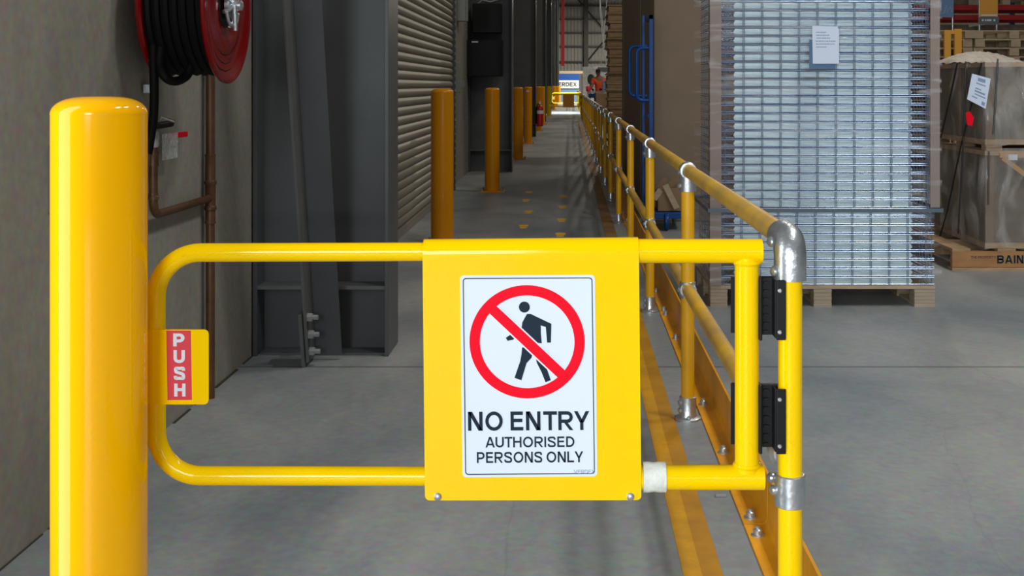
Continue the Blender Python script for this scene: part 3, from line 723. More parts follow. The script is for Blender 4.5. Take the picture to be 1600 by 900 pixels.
# sign on the wall half behind the big bollard
sgn = thing('wall_sign', (WX, 3.17, .87), 'white sign with a red disc on the concrete wall, almost hidden behind the big bollard', 'sign')
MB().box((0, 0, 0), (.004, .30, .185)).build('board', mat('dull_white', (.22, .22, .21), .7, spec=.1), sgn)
MB().lathe([(.075, 0), (.075, .0015)], (.004, .115, .085), (1, 0, 0), 36).build('red_disc', RED, sgn)

# ------------------------------------------------------------------ boxes on the second column, junction box
bx = thing('equipment_box', (0, 16.28, 0), 'tall black equipment cabinet in two halves mounted on the second column', 'cabinet')
Yb = 16.0
MB().box((ax(729, Yb), -.28, az(119, Yb)), (ax(784, Yb), 0, az(62, Yb))).build('lower_cabinet', BLK, bx, bevel=.006)
MB().box((ax(738, Yb), -.25, az(51, Yb)), (ax(783, Yb), 0, az(5, Yb))).build('upper_cabinet', BLK, bx, bevel=.006)
MB().box((ax(739, Yb), -.05, az(62, Yb)), (ax(782, Yb), .0, az(51, Yb))).build('cabinet_neck', BLK, bx)
MB().box((ax(737, Yb), -.284, az(66.5, Yb)), (ax(747, Yb), -.279, az(64.5, Yb))).build('nameplate', WHITE, bx)
MB().tube([(ax(745, Yb), -.1, az(5, Yb)), (ax(752, Yb), -.1, az(-1, Yb)), (ax(765, Yb), -.1, az(2, Yb)), (ax(782, Yb), -.1, az(-3, Yb))], .02, 8).build('cable_loop', GALV, bx, smooth=True)
jb = thing('junction_box', (WX, 14.6, az(33, 14.6)), 'grey junction box with conduit on the wall beside the black cabinet', 'box')
MB().box((0, 0, 0), (.13, .16, .30)).build('body', GREYM, jb, bevel=.008)
MB().tube([(.03, .08, .30), (.03, .08, 3)], .016, 10).build('conduit', GREYM, jb, smooth=True)
# fire extinguisher
fe = thing('fire_extinguisher', (-.725, 27.55, .25), 'red fire extinguisher with black hose hung on the third column', 'fire extinguisher')
MB().lathe([(.07, 0), (.083, .015), (.083, .42), (.06, .475), (.025, .50), (.025, .53)], n=28).build('cylinder', FIRE, fe, smooth=True)
MB().lathe([(.0838, .30), (.0838, .38)], n=28).build('label_band', WHITE, fe, smooth=True)
MB().box((-.02, -.03, .53), (.02, .03, .57)).box((-.012, -.10, .56), (.012, .05, .575)).box((-.012, -.11, .59), (.012, .03, .60)).build('valve', GALV, fe)
MB().tube([(-.02, -.03, .54), (-.06, -.05, .52), (-.085, -.05, .42), (-.088, -.04, .2), (-.08, -.03, .06)], .012, 10).build('hose', RUB, fe, smooth=True)
MB().box((-.094, -.02, .3), (-.083, .02, .46)).build('hook', BLK, fe)

# ------------------------------------------------------------------ mesh deck stack on pallet
Y0 = 6.36; DP = .78
pal = thing('timber_pallet', (0, 0, 0), 'pale timber pallet with plywood blocks under the stack of wire mesh decks', 'pallet')
XL, XR = .773, 2.016
MB().box((XL, Y0-.004, .098), (XR, Y0+DP, .116)).build('deck_board', PINE, pal, bevel=.002)
for bx0, bx1 in ((.773, .868), (1.344, 1.443), (1.90, 2.014)):
    for by in (Y0-.002, Y0+DP/2-.05, Y0+DP-.1):
        mb = MB()
        for q in range(5): mb.box((bx0+.001*(q % 2), by+.001*(q % 2), q*.0196), (bx1-.001*(q % 2), by+.1, q*.0196+.0185))
        mb.build('block', PLY, pal)
    MB().box((bx0+.01, Y0+.1, 0), (bx1-.01, Y0+DP-.1, .012)).build('runner', PINE, pal)
# deck prototype
def deck(x0, x1, y0, y1):
    t = thing('wire_mesh_deck', (0, 0, 0), '-', 'mesh deck')
    w = .0022; mb = MB()
    L_ = x1-x0
    for yy, zz, r in ((y0, .043, .0030), (y0, .006, .0026), (y0+.012, .043, .0022)):
        mb.tube([(x0, yy, zz), (x1, yy, zz)], r, 6)
    k = 0; x = x0+.05
    while x < x1:
        for dx in (0, .008):
            mb.tube([(x+dx, y0-.002, .004), (x+dx, y0-.001, .043), (x+dx, y0+.05, .0445), (x+dx, y1, .0445)], .0019, 5)
        x += .102
    for yy in (.15, .3, .45, .6): mb.tube([(x0, y0+yy, .043), (x1, y0+yy, .043)], .002, 5)
    for i in range(9):
        for sx, xx in ((1, x0), (-1, x1)):
            a = .03+i*.085; mb.tube([(xx+sx*.003, y0+a, .004), (xx+sx*.003, y0+a, .043)], .0018, 5)
    for xx in (x0+.002, x1-.002):
        mb.tube([(xx, y0, .043), (xx, y1, .043)], .0026, 6); mb.tube([(xx, y0, .006), (xx, y1, .006)], .0024, 6)
    for i in range(5):
        xx = x1-.012-i*.016; mb.tube([(xx, y0+.004, .006), (xx-.004, y0+.006, .040)], .0018, 5)
        xx = x0+.012+i*.016; mb.tube([(xx, y0+.03, .006), (xx+.03, y0+.05, .040)], .0016, 5)
    mb.build('wire_grid', WIRE, t, smooth=True)
    # folded zinc support trough behind the front wires
    pl = [(.914, .003), (1.885, .003), (1.898, .02), (1.885, .0385), (.914, .0385), (.905, .02)]
    MB().prism(pl, y0+.022, y0+.028).build('support_channel', PLATE, t, bevel=.001)
    return t
dA = deck(.790, 2.010, Y0+.005, Y0+.72); dB = deck(.802, 1.981, Y0+.008, Y0+.72)
NAMES = {}
z = .117; pitch = .0476; cnt = 0
total = 36
for i in range(total):
    src = dA if i < 9 else dB
    t = src if i in (0, 9) else copy_tree(src)
    t.location = (0, 0, z); z += pitch
    if i == 0: lab = 'silver wire mesh deck at the very bottom of the stack, lying on the pallet'
    elif i < 8: lab = 'silver wire mesh deck in the stack, %s layer up from the pallet' % ORD[i]
    elif i == 8: lab = 'silver wire mesh deck topmost of the wider lower part, just under the grey strap'
    elif i == 9: lab = 'silver wire mesh deck lowest of the narrower upper part, at the grey strap'
    else: lab = 'silver wire mesh deck in the wrapped stack, %s layer above the grey strap' % ORD[i-9]
    tag(t, lab, None, 'silver mesh decks stacked on the pallet')
ztop = z
# edge boards
def edge(name, x0, x1, side, zb, zt, label):
    pr = [(x0, Y0-.014), (x1, Y0-.014), (x1, Y0-.009), (x0, Y0-.009)]
    mb = MB().box((x0, Y0-.014, zb), (x1, Y0-.009, zt))
    xs_ = (x0, x0+.005) if side < 0 else (x1-.005, x1)
    mb.box((xs_[0], Y0-.009, zb), (xs_[1], Y0+.05, zt))
    return tag(mb.build(name, PROT, bevel=.0015), label, 'edge board')
edge('edge_protector', .7695, .833, -1, .118, ztop, 'brown cardboard edge board on the left corner of the mesh deck stack')
edge('edge_protector', 1.984, 2.037, 1, .548, ztop, 'brown cardboard edge board on the right corner of the mesh deck stack')
# strap
sz0, sz1 = az(331, Y0), az(325, Y0); fy = Y0-.030; by_ = Y0+.764
st = MB().box((.756, fy, sz0), (2.052, fy+.001, sz1)).box((2.051, fy, sz0), (2.052, by_, sz1)).box((.756, fy, sz0), (.757, by_, sz1)).box((.756, by_, sz0), (2.052, by_+.001, sz1))
tag(st.build('strap', mat('grey_strapping', (.10, .14, .18), .4)), 'dark grey strap round the middle of the mesh deck stack', 'strap')
# stretch film round the stack
mb = MB(); random.seed(3)
nx, nz = 40, 60; vs = []; fs = []
loop = []
x0, x1, y0, y1 = .764, 2.044, Y0-.020, Y0+.75
per = [(x0+(x1-x0)*i/nx, y0) for i in range(nx)]+[(x1, y0+(y1-y0)*i/12) for i in range(12)]+[(x1-(x1-x0)*i/nx, y1) for i in range(nx)]+[(x0, y1-(y1-y0)*i/12) for i in range(12)]
n = len(per)
for k in range(nz+1):
    zz = .12+(ztop+.02-.12)*k/nz
    for i, (x, y) in enumerate(per):
        wv = .0035*math.sin(i*1.3+k*.9)*math.sin(k*1.7+i*.3)
        vs.append((x+(wv if abs(x-x0) < .001 or abs(x-x1) < .001 else 0), y-(abs(wv)*.6 if abs(y-y0) < .001 else 0), zz))
for k in range(nz):
    for i in range(n): fs.append((k*n+i, k*n+(i+1) % n, (k+1)*n+(i+1) % n, (k+1)*n+i))
tag(mb.add(vs, fs).build('stretch_wrap', FILM, smooth=True, auto=80), 'clear shiny stretch wrap around the stack of mesh decks', 'plastic wrap')
# note
nt_ = thing('paper_note', (0, 0, 0), 'white paper note taped to the front of the mesh deck stack', 'paper')
Yn = Y0-.031
MB().prism([(ax(1269, Yn), az(40.5, Yn)), (ax(1308, Yn), az(41.5, Yn)), (ax(1311, Yn), az(46, Yn)), (ax(1311, Yn), az(99.5, Yn)), (ax(1270, Yn), az(99.5, Yn))], Yn, Yn+.001).build('sheet', PAPER, nt_)
mb = MB()
for i, (a, b) in enumerate(((1275, 1291), (1275, 1296), (1276, 1297), (1274.5, 1306), (1275, 1304), (1275, 1292))):
    x = a
    while x < b:
        w_ = random.uniform(1, 3.4); yt = 49.7+i*4.6; mb.box((ax(x, Yn), Yn-.0006, az(yt+1.5, Yn)), (ax(min(x+w_, b), Yn), Yn-.0001, az(yt, Yn))); x += w_+.8
mb.build('print', GTXT, nt_)
tag(MB().box((ax(1264.5, Yn), Y0-.0285, az(108, Yn)), (ax(1305, Yn), Y0-.028, az(62, Yn))).build('film_pouch', mat('blue_tinted_pouch', (.08, .16, .28), .3)), 'dark blue pouch behind and below the white note on the stack', 'pouch')

# ------------------------------------------------------------------ tall cardboard bale, trolley, junk
cb = thing('cardboard_carton', (0, 0, 0), 'very tall plain brown cardboard carton standing behind the fence left of the mesh stack', 'carton')
MB().box((.752, 10.35, 0), (2.3, 16.7, 3.0)).build('body', CARD, cb, bevel=.01)
mb = MB()
for y in (12.3, 16.2): mb.box((.7495, y, 0), (.7518, y+.03, 3.0))
mb.build('strapping_band', mat('pale_band', (.3, .3, .28), .5), cb)
tr = thing('blue_trolley', (.655, 9.72, 0), 'blue tubular trolley with two D shaped handles standing behind the fence', 'trolley')
Yt = 9.72
tx = lambda x, Y=Yt: ax(x, Y)-.655
mb = MB().box((tx(1014), -.02, .08), (tx(1020.5), .02, az(23, Yt)))
mb.build('upright', BLUE, tr, bevel=.003)
MB().box((tx(1008), .42, .08), (tx(1012.5), .46, az(24, 10.14))).build('upright', BLUE, tr, bevel=.003)
MB().box((tx(1014), -.02, az(23, Yt)-.04), (tx(1020.5), .44, az(23, Yt))).build('top_bar', BLUE, tr, bevel=.003)
for dy, nn in ((0, 0), (.44, 1)):
    Yh = Yt+dy; X = lambda x: ax(x, Yh)-.655; r = .05
    za, zb2 = az(157, Yh) if nn == 0 else az(150, Yh), az(75, Yh) if nn == 0 else az(72, Yh); xl = ax(995.0, Yt)-.655 if nn == 0 else ax(988, Yt)-.655; xr = tx(1016)
    pts = [(xr, dy, zb2), (xl+r, dy, zb2)]+arc((xl+r, dy, zb2-r), r, 90, 180, 6)+arc((xl+r, dy, za+r), r, 180, 270, 6)+[(xr, dy, za)]
    MB().tube(pts, .016, 12).build('handle', BLUE, tr, smooth=True)
for z_ in (.95, .55, .25):
    MB().box((tx(1012), 0, z_), (tx(1016), .44, z_+.03)).build('cross_bar', BLUE, tr)
MB().box((tx(1008), -.02, .10), (tx(1066), .50, .15)).build('deck', BLUE, tr, bevel=.004)
for xx, yy in ((1041, -.02), (1060, .4), (1012, .44)):
    w_ = MB().lathe([(.05, -.018), (.075, -.014), (.078, 0), (.075, .014), (.05, .018)], (tx(xx), yy, .079), (1, 0, 0), 24).build('wheel', BLUE if xx == 1041 else GREYM, tr, smooth=True)
# open waste carton on the trolley deck
wc = thing('open_carton', (ax(1050, 9.75), 9.78, .151), 'open torn carton of cardboard scraps on the trolley behind the fence', 'carton')
wcx = .115
MB().box((-wcx, 0, 0), (wcx, .01, .20)).box((-wcx, .3, 0), (wcx, .31, .20)).box((-wcx, .01, 0), (-wcx+.008, .3, .20)).box((wcx-.008, .01, 0), (wcx, .3, .20)).box((-wcx, 0, 0), (wcx, .31, .006)).build('body', BOX1, wc)
for i, (x0, z0, x1, z1, y) in enumerate([(-.115, .2, -.17, .12, 0), (-.08, .22, .02, .02, -.03), (0, .2, .1, .27, .05), (-.1, .16, -.02, .26, .1)]):
    a = Vector((x0, y, z0)); b = Vector((x1, y-.01, z1)); nrm = Vector((-(b-a).z, 0, (b-a).x)).normalized()*.05
    vs = [a, b, b+nrm, a+nrm]; vs += [v+Vector((0, .004, 0)) for v in vs]
    MB().add(vs, [(0, 1, 2, 3), (7, 6, 5, 4), (0, 4, 5, 1), (1, 5, 6, 2), (2, 6, 7, 3), (3, 7, 4, 0)]).build('torn_flap', PINE if i < 2 else BOX1, wc)

# ------------------------------------------------------------------ pallets
def pallet(w, dpt, m, label, group, loc, h=.144, text_=False):
    p = thing('timber_pallet', loc, label, 'pallet', group)
    t = .018
    for i in range(5):
        y = i*(dpt-.1)/4; MB().box((0, y, h-t), (w, y+.1, h)).build('deck_board', m, p)
    for i in range(3):
        x = i*(w-.05)/2; MB().box((x, 0, t), (x+.05, dpt, h-t)).build('bearer', m, p)
    for y in (0, dpt-.1): MB().box((0, y, 0), (w, y+.1, t)).build('bottom_board', m, p)
    return p
# brown stack beyond the carton
random.seed(5)
pp0 = thing('timber_pallet', (.615, 19.1, 0), 'brown timber pallet', 'pallet', 'pallets in the tall brown stack')
for zz in (.0, .122): MB().box((0, 0, zz), (1.15, 1.1, zz+.02)).build('deck_board', WOOD, pp0)
for x in (0.02, .52, 1.03):
    for y in (0, .5, 1.0):
        MB().box((.02 if x < .1 else x, y+.025, .026), (.30 if x < .1 else x+.115, y+.1, .116)).build('block', WOOD, pp0)
for i in range(18):
    t = pp0 if i == 0 else copy_tree(pp0); t.location = (.615+random.uniform(-.02, .03), 19.1+random.uniform(-.03, .03), i*.1425)
    t['label'] = 'brown timber pallet on the floor, lowest of the tall stack beyond the carton' if i == 0 else 'brown timber pallet at the very top of the tall stack beyond the carton' if i == 17 else 'brown timber pallet of the tall stack beyond the cardboard carton, %s from the top' % ORD[17-i]

# crates on the right
YC = 7.6
cp = thing('timber_pallet', (2.52, YC, 0), 'stencilled timber pallet under the film-wrapped crates at the right edge', 'pallet')
for y in (0, 1.12): MB().box((0, y, 0), (1.5, y+.09, .02)).build('bottom_board', WOOD, cp)
fr = MB().box((0, 0, .022), (1.5, .04, .128)).build('side_bearer', mat('orange_brown_bearer', (.40, .20, .075), .7, var=.25, vscale=6, stretch=(1, 1, 4)), cp, bevel=.002)
MB().box((0, 1.17, .022), (1.5, 1.21, .128)).build('side_bearer', WOOD, cp)
MB().box((0, .58, .022), (1.5, .62, .128)).build('side_bearer', WOOD, cp)
for x in (0, .30, .60, .9, 1.2): MB().box((x, 0, .128), (x+.12, 1.21, .145)).build('deck_board', WOOD, cp)
text('THE PROPERTY', ax(1517, YC)-2.52, az(404, YC), ax(1556, YC)-2.52, az(400, YC), -.001, 'stencil', mat('stencil_ink', (.05, .03, .02), .7), fr, .0006, .13)
text('BAIN', ax(1558, YC)-2.52, az(411.5, YC), ax(1599, YC)-2.52, az(399, YC), -.001, 'stencil', INK, fr, .0006, .2)
def crate(name, z0, z1, label, dark=DARKBOX):
    c = thing(name, (2.75, YC+.02, z0), label, 'crate'); h = z1-z0; w = 1.3; d_ = 1.15
    MB().box((.012, .012, .02), (w, d_-.01, h-.02)).build('contents', dark, c)
    for x, y in ((0, 0), (w-.05, 0), (0, d_-.05), (w-.05, d_-.05), (.42, -.0), (0, .52)):
        MB().box((x-.004, y-.004, .02), (x+.05, y+.05, h-.02)).build('corner_batten', mat('dim_batten', (.20, .13, .075), .7, var=.3, vscale=6), c)
    MB().box((-.01, -.012, 0), (w, .012, .035)).box((-.01, .012, 0), (.02, d_, .035)).build('bottom_rail', WOOD, c)
    MB().box((-.012, -.014, h-.03), (w, .012, h)).box((-.012, .012, h-.03), (.02, d_, h)).build('top_rail', WOOD, c)
    MB().box((.02, .012, h-.02), (w, d_, h-.005)).build('lid', WOOD, c)
    return c
c1 = crate('wrapped_crate', .146, .79, 'lower film-wrapped timber crate resting on the stencilled pallet')
for i, (x0, z0, x1, z1) in enumerate([(.10, .60, .50, .30), (.08, .615, .6, .615), (.42, .28, .6, .50)]):
    MB().tube([(x0, -.02, z0), (x1, -.02, z1)], .022, 4).build('diagonal_batten', mat('honey_timber', (.52, .26, .08), .6), c1)
MB().box((.13, -.048, .585), (.19, -.046, .622)).build('label', WHITE, c1)
c2_ = crate('wrapped_crate', .83, 1.375, 'upper film-wrapped timber crate with a white label hung on it')
for x, y, o_ in ((0, .0, 'at the near left corner'), (.6, 0, 'in the middle of the front'), (0, .5, 'half way along the left side'), (0, 1.05, 'at the far left corner')):
    tag(MB().box((2.755+x, YC+.03+y, .791), (2.86+x, YC+.12+y, .829)).build('spacer_block', WOOD), 'timber spacer block between the two wrapped crates, '+o_, 'block', 'spacer blocks between the crates')
# baggy film over both crates
def bag(name, x0, y0, z0, x1, y1, z1, label, sd, amp=.022):
    random.seed(sd); nx, nz = 30, 26
    per = [(x0, y1-(y1-y0)*i/nx) for i in range(nx)]+[(x0+(x1-x0)*i/nx, y0) for i in range(nx+1)]
    vs = []; fs = []; n = len(per)
    ph = [random.uniform(0, 6) for _ in range(6)]
    for k in range(nz+1):
        t = k/nz; zz = z0+(z1-z0)*t
        for i, (x, y) in enumerate(per):
            w = amp*(.9+math.sin(i*.55+t*5+ph[0])*.55+math.sin(i*.23-t*7+ph[1])*.5+math.sin(i*1.3+t*2+ph[2])*.22)*math.sin(math.pi*min(1, max(0, .08+t*.9)))
            w = max(w, .004)
            vs.append((x-(w if i < nx else w*.3), y-(w if i >= nx else w*.3), zz+(.012*math.sin(i*.8+ph[3]) if k == 0 else 0)))
    for k in range(nz):
        for i in range(n-1): fs.append((k*n+i, k*n+i+1, (k+1)*n+i+1, (k+1)*n+i))
    o = MB().add(vs, fs).build(name, FILM2, smooth=True, auto=80)
    return tag(o, label, 'plastic wrap')
bag('shrink_wrap', 2.722, YC-.035, .15, 4.06, YC+1.19, .81, 'hazy crumpled plastic film draped over the lower crate', 2)
bag('shrink_wrap', 2.722, YC-.035, .826, 4.06, YC+1.19, 1.385, 'hazy crumpled plastic film draped over the upper crate', 9)
# straps down the crates
def strap(pts, label, cat='strap'):
    m_ = MB().tube(pts, .0055, 6); return tag(m_.build('strapping_band', STRAP, smooth=True), label, cat)
yf_ = YC-.075; xs_ = 2.672
pL = lambda x, y: (lambda Y: Vector((xs_, Y, az(y, Y))))(xs_*F/(x-CX))
pF = lambda x, y: Vector((ax(x, yf_), yf_, az(y, yf_)))
strap([pL(1509, 96), pL(1505, 226), pL(1497, 365)], 'black strap down the left side of both wrapped crates, straight one')
strap([pL(1496, 98), pL(1485, 150), pL(1470, 215)], 'black slanting strap on the left side of the upper crate')
strap([pL(1534, 98), pL(1519, 160), pL(1501, 230), pL(1480, 330), pL(1467, 375)], 'long black strap slanting across the side of both crates')
strap([pF(1559, 92), pF(1555, 165), pF(1552, 210)], 'black strap on the front of the upper crate')
strap([pF(1545, 236), pF(1544, 320)], 'black strap near the corner of the lower crate')
# white label and red label
lb = thing('document_pouch', (0, 0, 0), 'white printed label sheet hung at a tilt on the upper wrapped crate', 'label')
Yl = YC-.078
q4 = [(1519, 115), (1548, 123), (1540, 170), (1511, 155)]
MB().prism([(ax(x, Yl), az(y, Yl)) for x, y in q4], Yl, Yl+.003).build('sheet', PAPER, lb)
mb = MB()
def lp(u, v):
    a = Vector(q4[0])+(Vector(q4[1])-Vector(q4[0]))*u; b = Vector(q4[3])+(Vector(q4[2])-Vector(q4[3]))*u; c = a+(b-a)*v; return ax(c.x, Yl), az(c.y, Yl)
for u0, v0, u1, v1 in ((.35, .08, .75, .2), (.3, .27, .8, .31), (.3, .45, .62, .49), (.3, .54, .85, .60), (.32, .66, .9, .70), (.2, .78, .5, .82), (.75, .82, .92, .94)):
    mb.prism([lp(u0, v0), lp(u1, v0), lp(u1, v1), lp(u0, v1)], Yl-.0008, Yl-.0001)
mb.build('print', GTXT, lb)
tag(MB().prism([(ax(x, Yl), az(y, Yl)) for x, y in ((1509, 176), (1515, 174), (1522, 184), (1519, 197), (1511, 195))], Yl, Yl+.002).build('red_tag', RED), 'small crumpled red label below the white sheet on the upper crate', 'label')
# crinkled white sheet on top of the crates
mb = MB(); vs = []; fs = []; n1, n2 = 26, 14
for i in range(n1+1):
    for j in range(n2+1):
        u, v = i/n1, j/n2; hgt = .085*math.sin(math.pi*min(1, u*1.02))**.6*math.sin(math.pi*v)**.7+.006*math.sin(i*2.1+j)+.006
        vs.append((2.74+u*.50, YC+.55+v*.60, 1.378+max(hgt, .002)))
for i in range(n1):
    for j in range(n2): a = i*(n2+1)+j; fs.append((a, a+n2+1, a+n2+2, a+1))
k = len(vs); vs += [(x, y, 1.377) for x, y, z in vs]; fs += [tuple(q+k for q in reversed(f)) for f in fs]
tag(mb.add(vs, fs).build('crumpled_sheet', SACK, smooth=True, auto=60), 'crumpled off-white packing sheet heaped on top of the upper crate', 'packing')

# ------------------------------------------------------------------ pale pallets and racking behind the crates
def slatp(m):
    p = thing('timber_pallet', (0, 0, 0), '-', 'pallet', 'pale pallets stacked behind the crates')
    for i in range(5): MB().box((0, i*.24, .100), (1.2, i*.24+.12, .120)).build('deck_board', m, p)
    for x in (0, .53, 1.06):
        for y in (0, .49, .97): MB().box((x, y, .02), (x+.14, y+.11, .10)).build('block', m, p)
        MB().box((x, 0, 0), (x+.14, 1.08, .02)).build('bottom_board', m, p)
    return p
ps = slatp(PINE); first = True
YP = 17.0
for (x0, nz_) in ((ax(1452, YP)-.55, 15), (ax(1523, YP), 15)):
    for i in range(nz_+1):
        t = ps if first else copy_tree(ps); first = False
        t.location = (x0+random.uniform(-.015, .015), YP+random.uniform(-.02, .02), i*.128)
        side = 'left' if x0 < 5.5 else 'right'
        t['label'] = ('topmost pale timber pallet of the %s stack behind the crates' % side if i == nz_ else 'pale timber pallet in the %s stack behind the crates, %s from the top' % (side, ORD[nz_-i]))
# orange guard
og = thing('rack_guard', (0, 15.8, 0), 'orange steel rack guard standing in front of the pale pallets', 'guard')
MB().box((ax(1476, 15.8), 0, 0), (ax(1486, 15.8), .05, az(47, 15.8))).build('upright', ORB, og, bevel=.004)
MB().box((ax(1492, 15.8), 0, 0), (ax(1503, 15.8), .05, az(45, 15.8))).build('upright', ORB, og, bevel=.004)
MB().box((ax(1486, 15.8), .01, az(53, 15.8)), (ax(1492, 15.8), .04, az(47, 15.8))).build('bridge', ORB, og)
# banners on stands
def banner(x0, x1, y0, y1, Y, m, label, foot=None):
    b = thing('banner_sign', (0, Y, 0), label, 'banner')
    a = .018
    MB().box((ax(x0, Y), 0, az(y1, Y)), (ax(x1, Y), .02, az(y0, Y))).build('panel', m, b)
    for x in (x0+.5, x1-.5): MB().tube([(ax(x, Y), .035, 0), (ax(x, Y), .035, az(y0, Y))], a, 10).build('stand', GALV, b, smooth=True)
    return b
Yb2 = 19.2
b1 = banner(1467, 1490, -60, 27, Yb2, SKYB, 'blue banner with white line drawing on a silver stand above the pallets')
mb = MB()
P = [(1470, 4), (1470, 22), (1475, 20), (1479, 8), (1481, 20), (1485, 10), (1487, 19)]
mb.tube([(ax(x, Yb2), -.004, az(y, Yb2)) for x, y in P], .004, 6); mb.build('line_drawing', WHITE, b1)
b2 = banner(1531, 1559, -70, 26, Yb2, ORB, 'orange and grey banner on a silver stand above the pallets')
MB().box((ax(1530.5, Yb2), -.001, az(38, Yb2)), (ax(1561, Yb2), .021, az(26.5, Yb2))).build('footer', DKG, b2)
mb = MB()
for a, b_ in ((1534, 1537), (1539, 1541), (1542, 1549), (1552, 1555)): mb.box((ax(a, Yb2), -.004, az(33, Yb2)), (ax(b_, Yb2), -.001, az(30, Yb2)))
mb.box((ax(1533, Yb2), -.004, az(25, Yb2)), (ax(1558, Yb2), -.001, az(22.5, Yb2)))
mb.build('logo_mark', WHITE, b2)
# racking
rk = thing('pallet_rack', (0, 21, 0), 'pallet rack with red beams loaded with pallets, behind the banners', 'rack')
RB = mat('rack_blue', (.02, .10, .35), .5)
for x in (5.5, 8.4, 11.3):
    for y in (0, 1.0): MB().box((x, y, 0), (x+.09, y+.07, 4.5)).build('upright', RB, rk)
for z_ in (.55, 1.75, 2.42, 2.60):
    for y in (0, 1.0): MB().box((5.5, y-.03, z_), (11.4, y, z_+.09)).build('beam', REDB, rk)
for i, n_ in enumerate(('left', 'middle', 'right')):
    for j, zb in enumerate((0.0, 1.84, 2.70)):
        if j == 2 and i == 1: continue
        o = MB().box((5.7+i*1.9, 21.1, zb), (7.3+i*1.9, 22.0, zb+(.5, .5, 1.2)[j])).build('carton', DARKBOX, bevel=.01)
        tag(o, 'dark brown carton on the %s level of the red-beamed rack, %s one' % (('floor', 'middle', 'top')[j], n_), 'carton', 'cartons in the rack behind the banners')
for i in range(2):
    o = copy_tree(ps); o.location = (7.9, 21.05, 2.70+i*.128); o['label'] = ('lower', 'upper')[i]+' pale timber pallet high on the red rack beams'
    o['group'] = 'pale pallets on the rack beams'

# ------------------------------------------------------------------ far end: packing bench, person, wrapped goods, sign
YB = 38.0
bn = thing('packing_bench', (0, YB, 0), 'grey topped packing bench in front of the worker', 'bench')
MB().box((ax(918, YB), 0, az(145, YB)), (ax(950, YB), .8, az(143, YB))).build('top', GREYM, bn, bevel=.005)
for x in (918.2, 947): MB().box((ax(x, YB), .05, 0), (ax(x+1.6, YB), .1, az(145, YB))).build('leg', GREYM, bn)
MB().box((ax(918.5, YB), .1, az(153, YB)), (ax(931, YB), .6, az(146.5, YB))).build('bin', BLUE, bn)
tag(MB().box((ax(931, 36), 36, 0), (ax(950, 36), 36.6, az(145.5, 36))).build('carton', BOX1, bevel=.01), 'large brown carton standing in front of the packing bench', 'carton')
tag(MB().lathe([(.06, 0), (.075, .03), (.075, .14), (.05, .18)], (ax(919.5, YB), YB+.2, az(143, YB)), n=16).build('tape_reel', mat('pink_red', (.9, .05, .08), .5), smooth=True), 'small bright red container on the packing bench', 'container')
# person
pe = thing('person', (ax(936.5, 39.2), 39.2, 0), 'person in an orange hi-vis shirt and dark cap leaning over the packing bench', 'person')
def skin(name, verts, edges, radii, m, parent, root=0):
    me = bpy.data.meshes.new(name); me.from_pydata(verts, edges, []); o = bpy.data.objects.new(name, me); COL.objects.link(o); o.parent = parent
    md = o.modifiers.new('skin', 'SKIN'); 
    for i, r in enumerate(radii):
        rr = r if isinstance(r, tuple) else (r, r)
        me.skin_vertices[0].data[i].radius = rr
    me.skin_vertices[0].data[root].use_root = True
    sb = o.modifiers.new('sub', 'SUBSURF'); sb.levels = 2; sb.render_levels = 2; me.materials.append(m); md.use_smooth_shade = True
    return o
try:
    V = [(0, 0, .92), (0, .0, 1.12), (-.01, -.03, 1.32), (-.02, -.06, 1.47), (-.03, -.10, 1.56), (-.04, -.12, 1.66),
         (-.20, -.05, 1.43), (-.27, -.12, 1.16), (-.24, -.36, 1.10), (-.24, -.44, 1.09),
         (.17, -.05, 1.43), (.22, -.12, 1.16), (.08, -.34, 1.12), (.03, -.41, 1.11),
         (-.09, 0, .88), (-.10, -.02, .48), (-.10, .03, .09), (-.10, -.12, .04), (.09, 0, .88), (.10, -.02, .48), (.10, .03, .09), (.10, -.12, .04)]
    E = [(0, 1), (1, 2), (2, 3), (3, 4), (4, 5), (3, 6), (6, 7), (7, 8), (8, 9), (3, 10), (10, 11), (11, 12), (12, 13), (0, 14), (14, 15), (15, 16), (16, 17), (0, 18), (18, 19), (19, 20), (20, 21)]
    Rr_ = [.13, .13, .15, .10, .055, .05, .07, .05, .038, .035, .07, .05, .038, .035, .095, .065, .045, .04, .095, .065, .045, .04]
    skin('body', V, E, Rr_, SKIN, pe)
    skin('hi_vis_shirt', [(0, 0, .90), (0, 0, 1.12), (-.01, -.03, 1.32), (-.02, -.055, 1.45), (-.20, -.05, 1.43), (-.25, -.10, 1.25), (.17, -.05, 1.43), (.21, -.1, 1.25)],
         [(0, 1), (1, 2), (2, 3), (3, 4), (4, 5), (3, 6), (6, 7)], [.15, .152, .172, .11, .085, .075, .085, .075], CLOTH, pe)
    skin('trousers', [(0, 0, .90), (-.09, 0, .86), (-.10, -.02, .48), (-.10, .03, .10), (.09, 0, .86), (.10, -.02, .48), (.10, .03, .10)],
         [(0, 1), (1, 2), (2, 3), (0, 4), (4, 5), (5, 6)], [.15, .115, .085, .07, .115, .085, .07], NAVY, pe)
except Exception as e: print('skin failed', e)
hd = MB().lathe([(.001, -.115), (.045, -.105), (.066, -.06), (.078, 0), (.080, .05), (.066, .095), (.03, .115), (.001, .118)], (-.045, -.135, 1.665), (-.05, -.12, 1), 24)
hd.lathe([(.012, 0), (.010, .015), (.002, .026)], (-.045, -.21, 1.645), (0, -1, -.2), 8)
for sx in (-1, 1): hd.lathe([(.02, -.005), (.022, .004), (.012, .01)], (-.045+sx*.076, -.13, 1.655), (sx, 0, 0), 10)
hd.build('head', SKIN, pe, smooth=True)
cap = MB().lathe([(.084, .02), (.085, .06), (.072, .10), (.035, .125), (.001, .128)], (-.045, -.135, 1.665), (-.05, -.12, 1), 24)
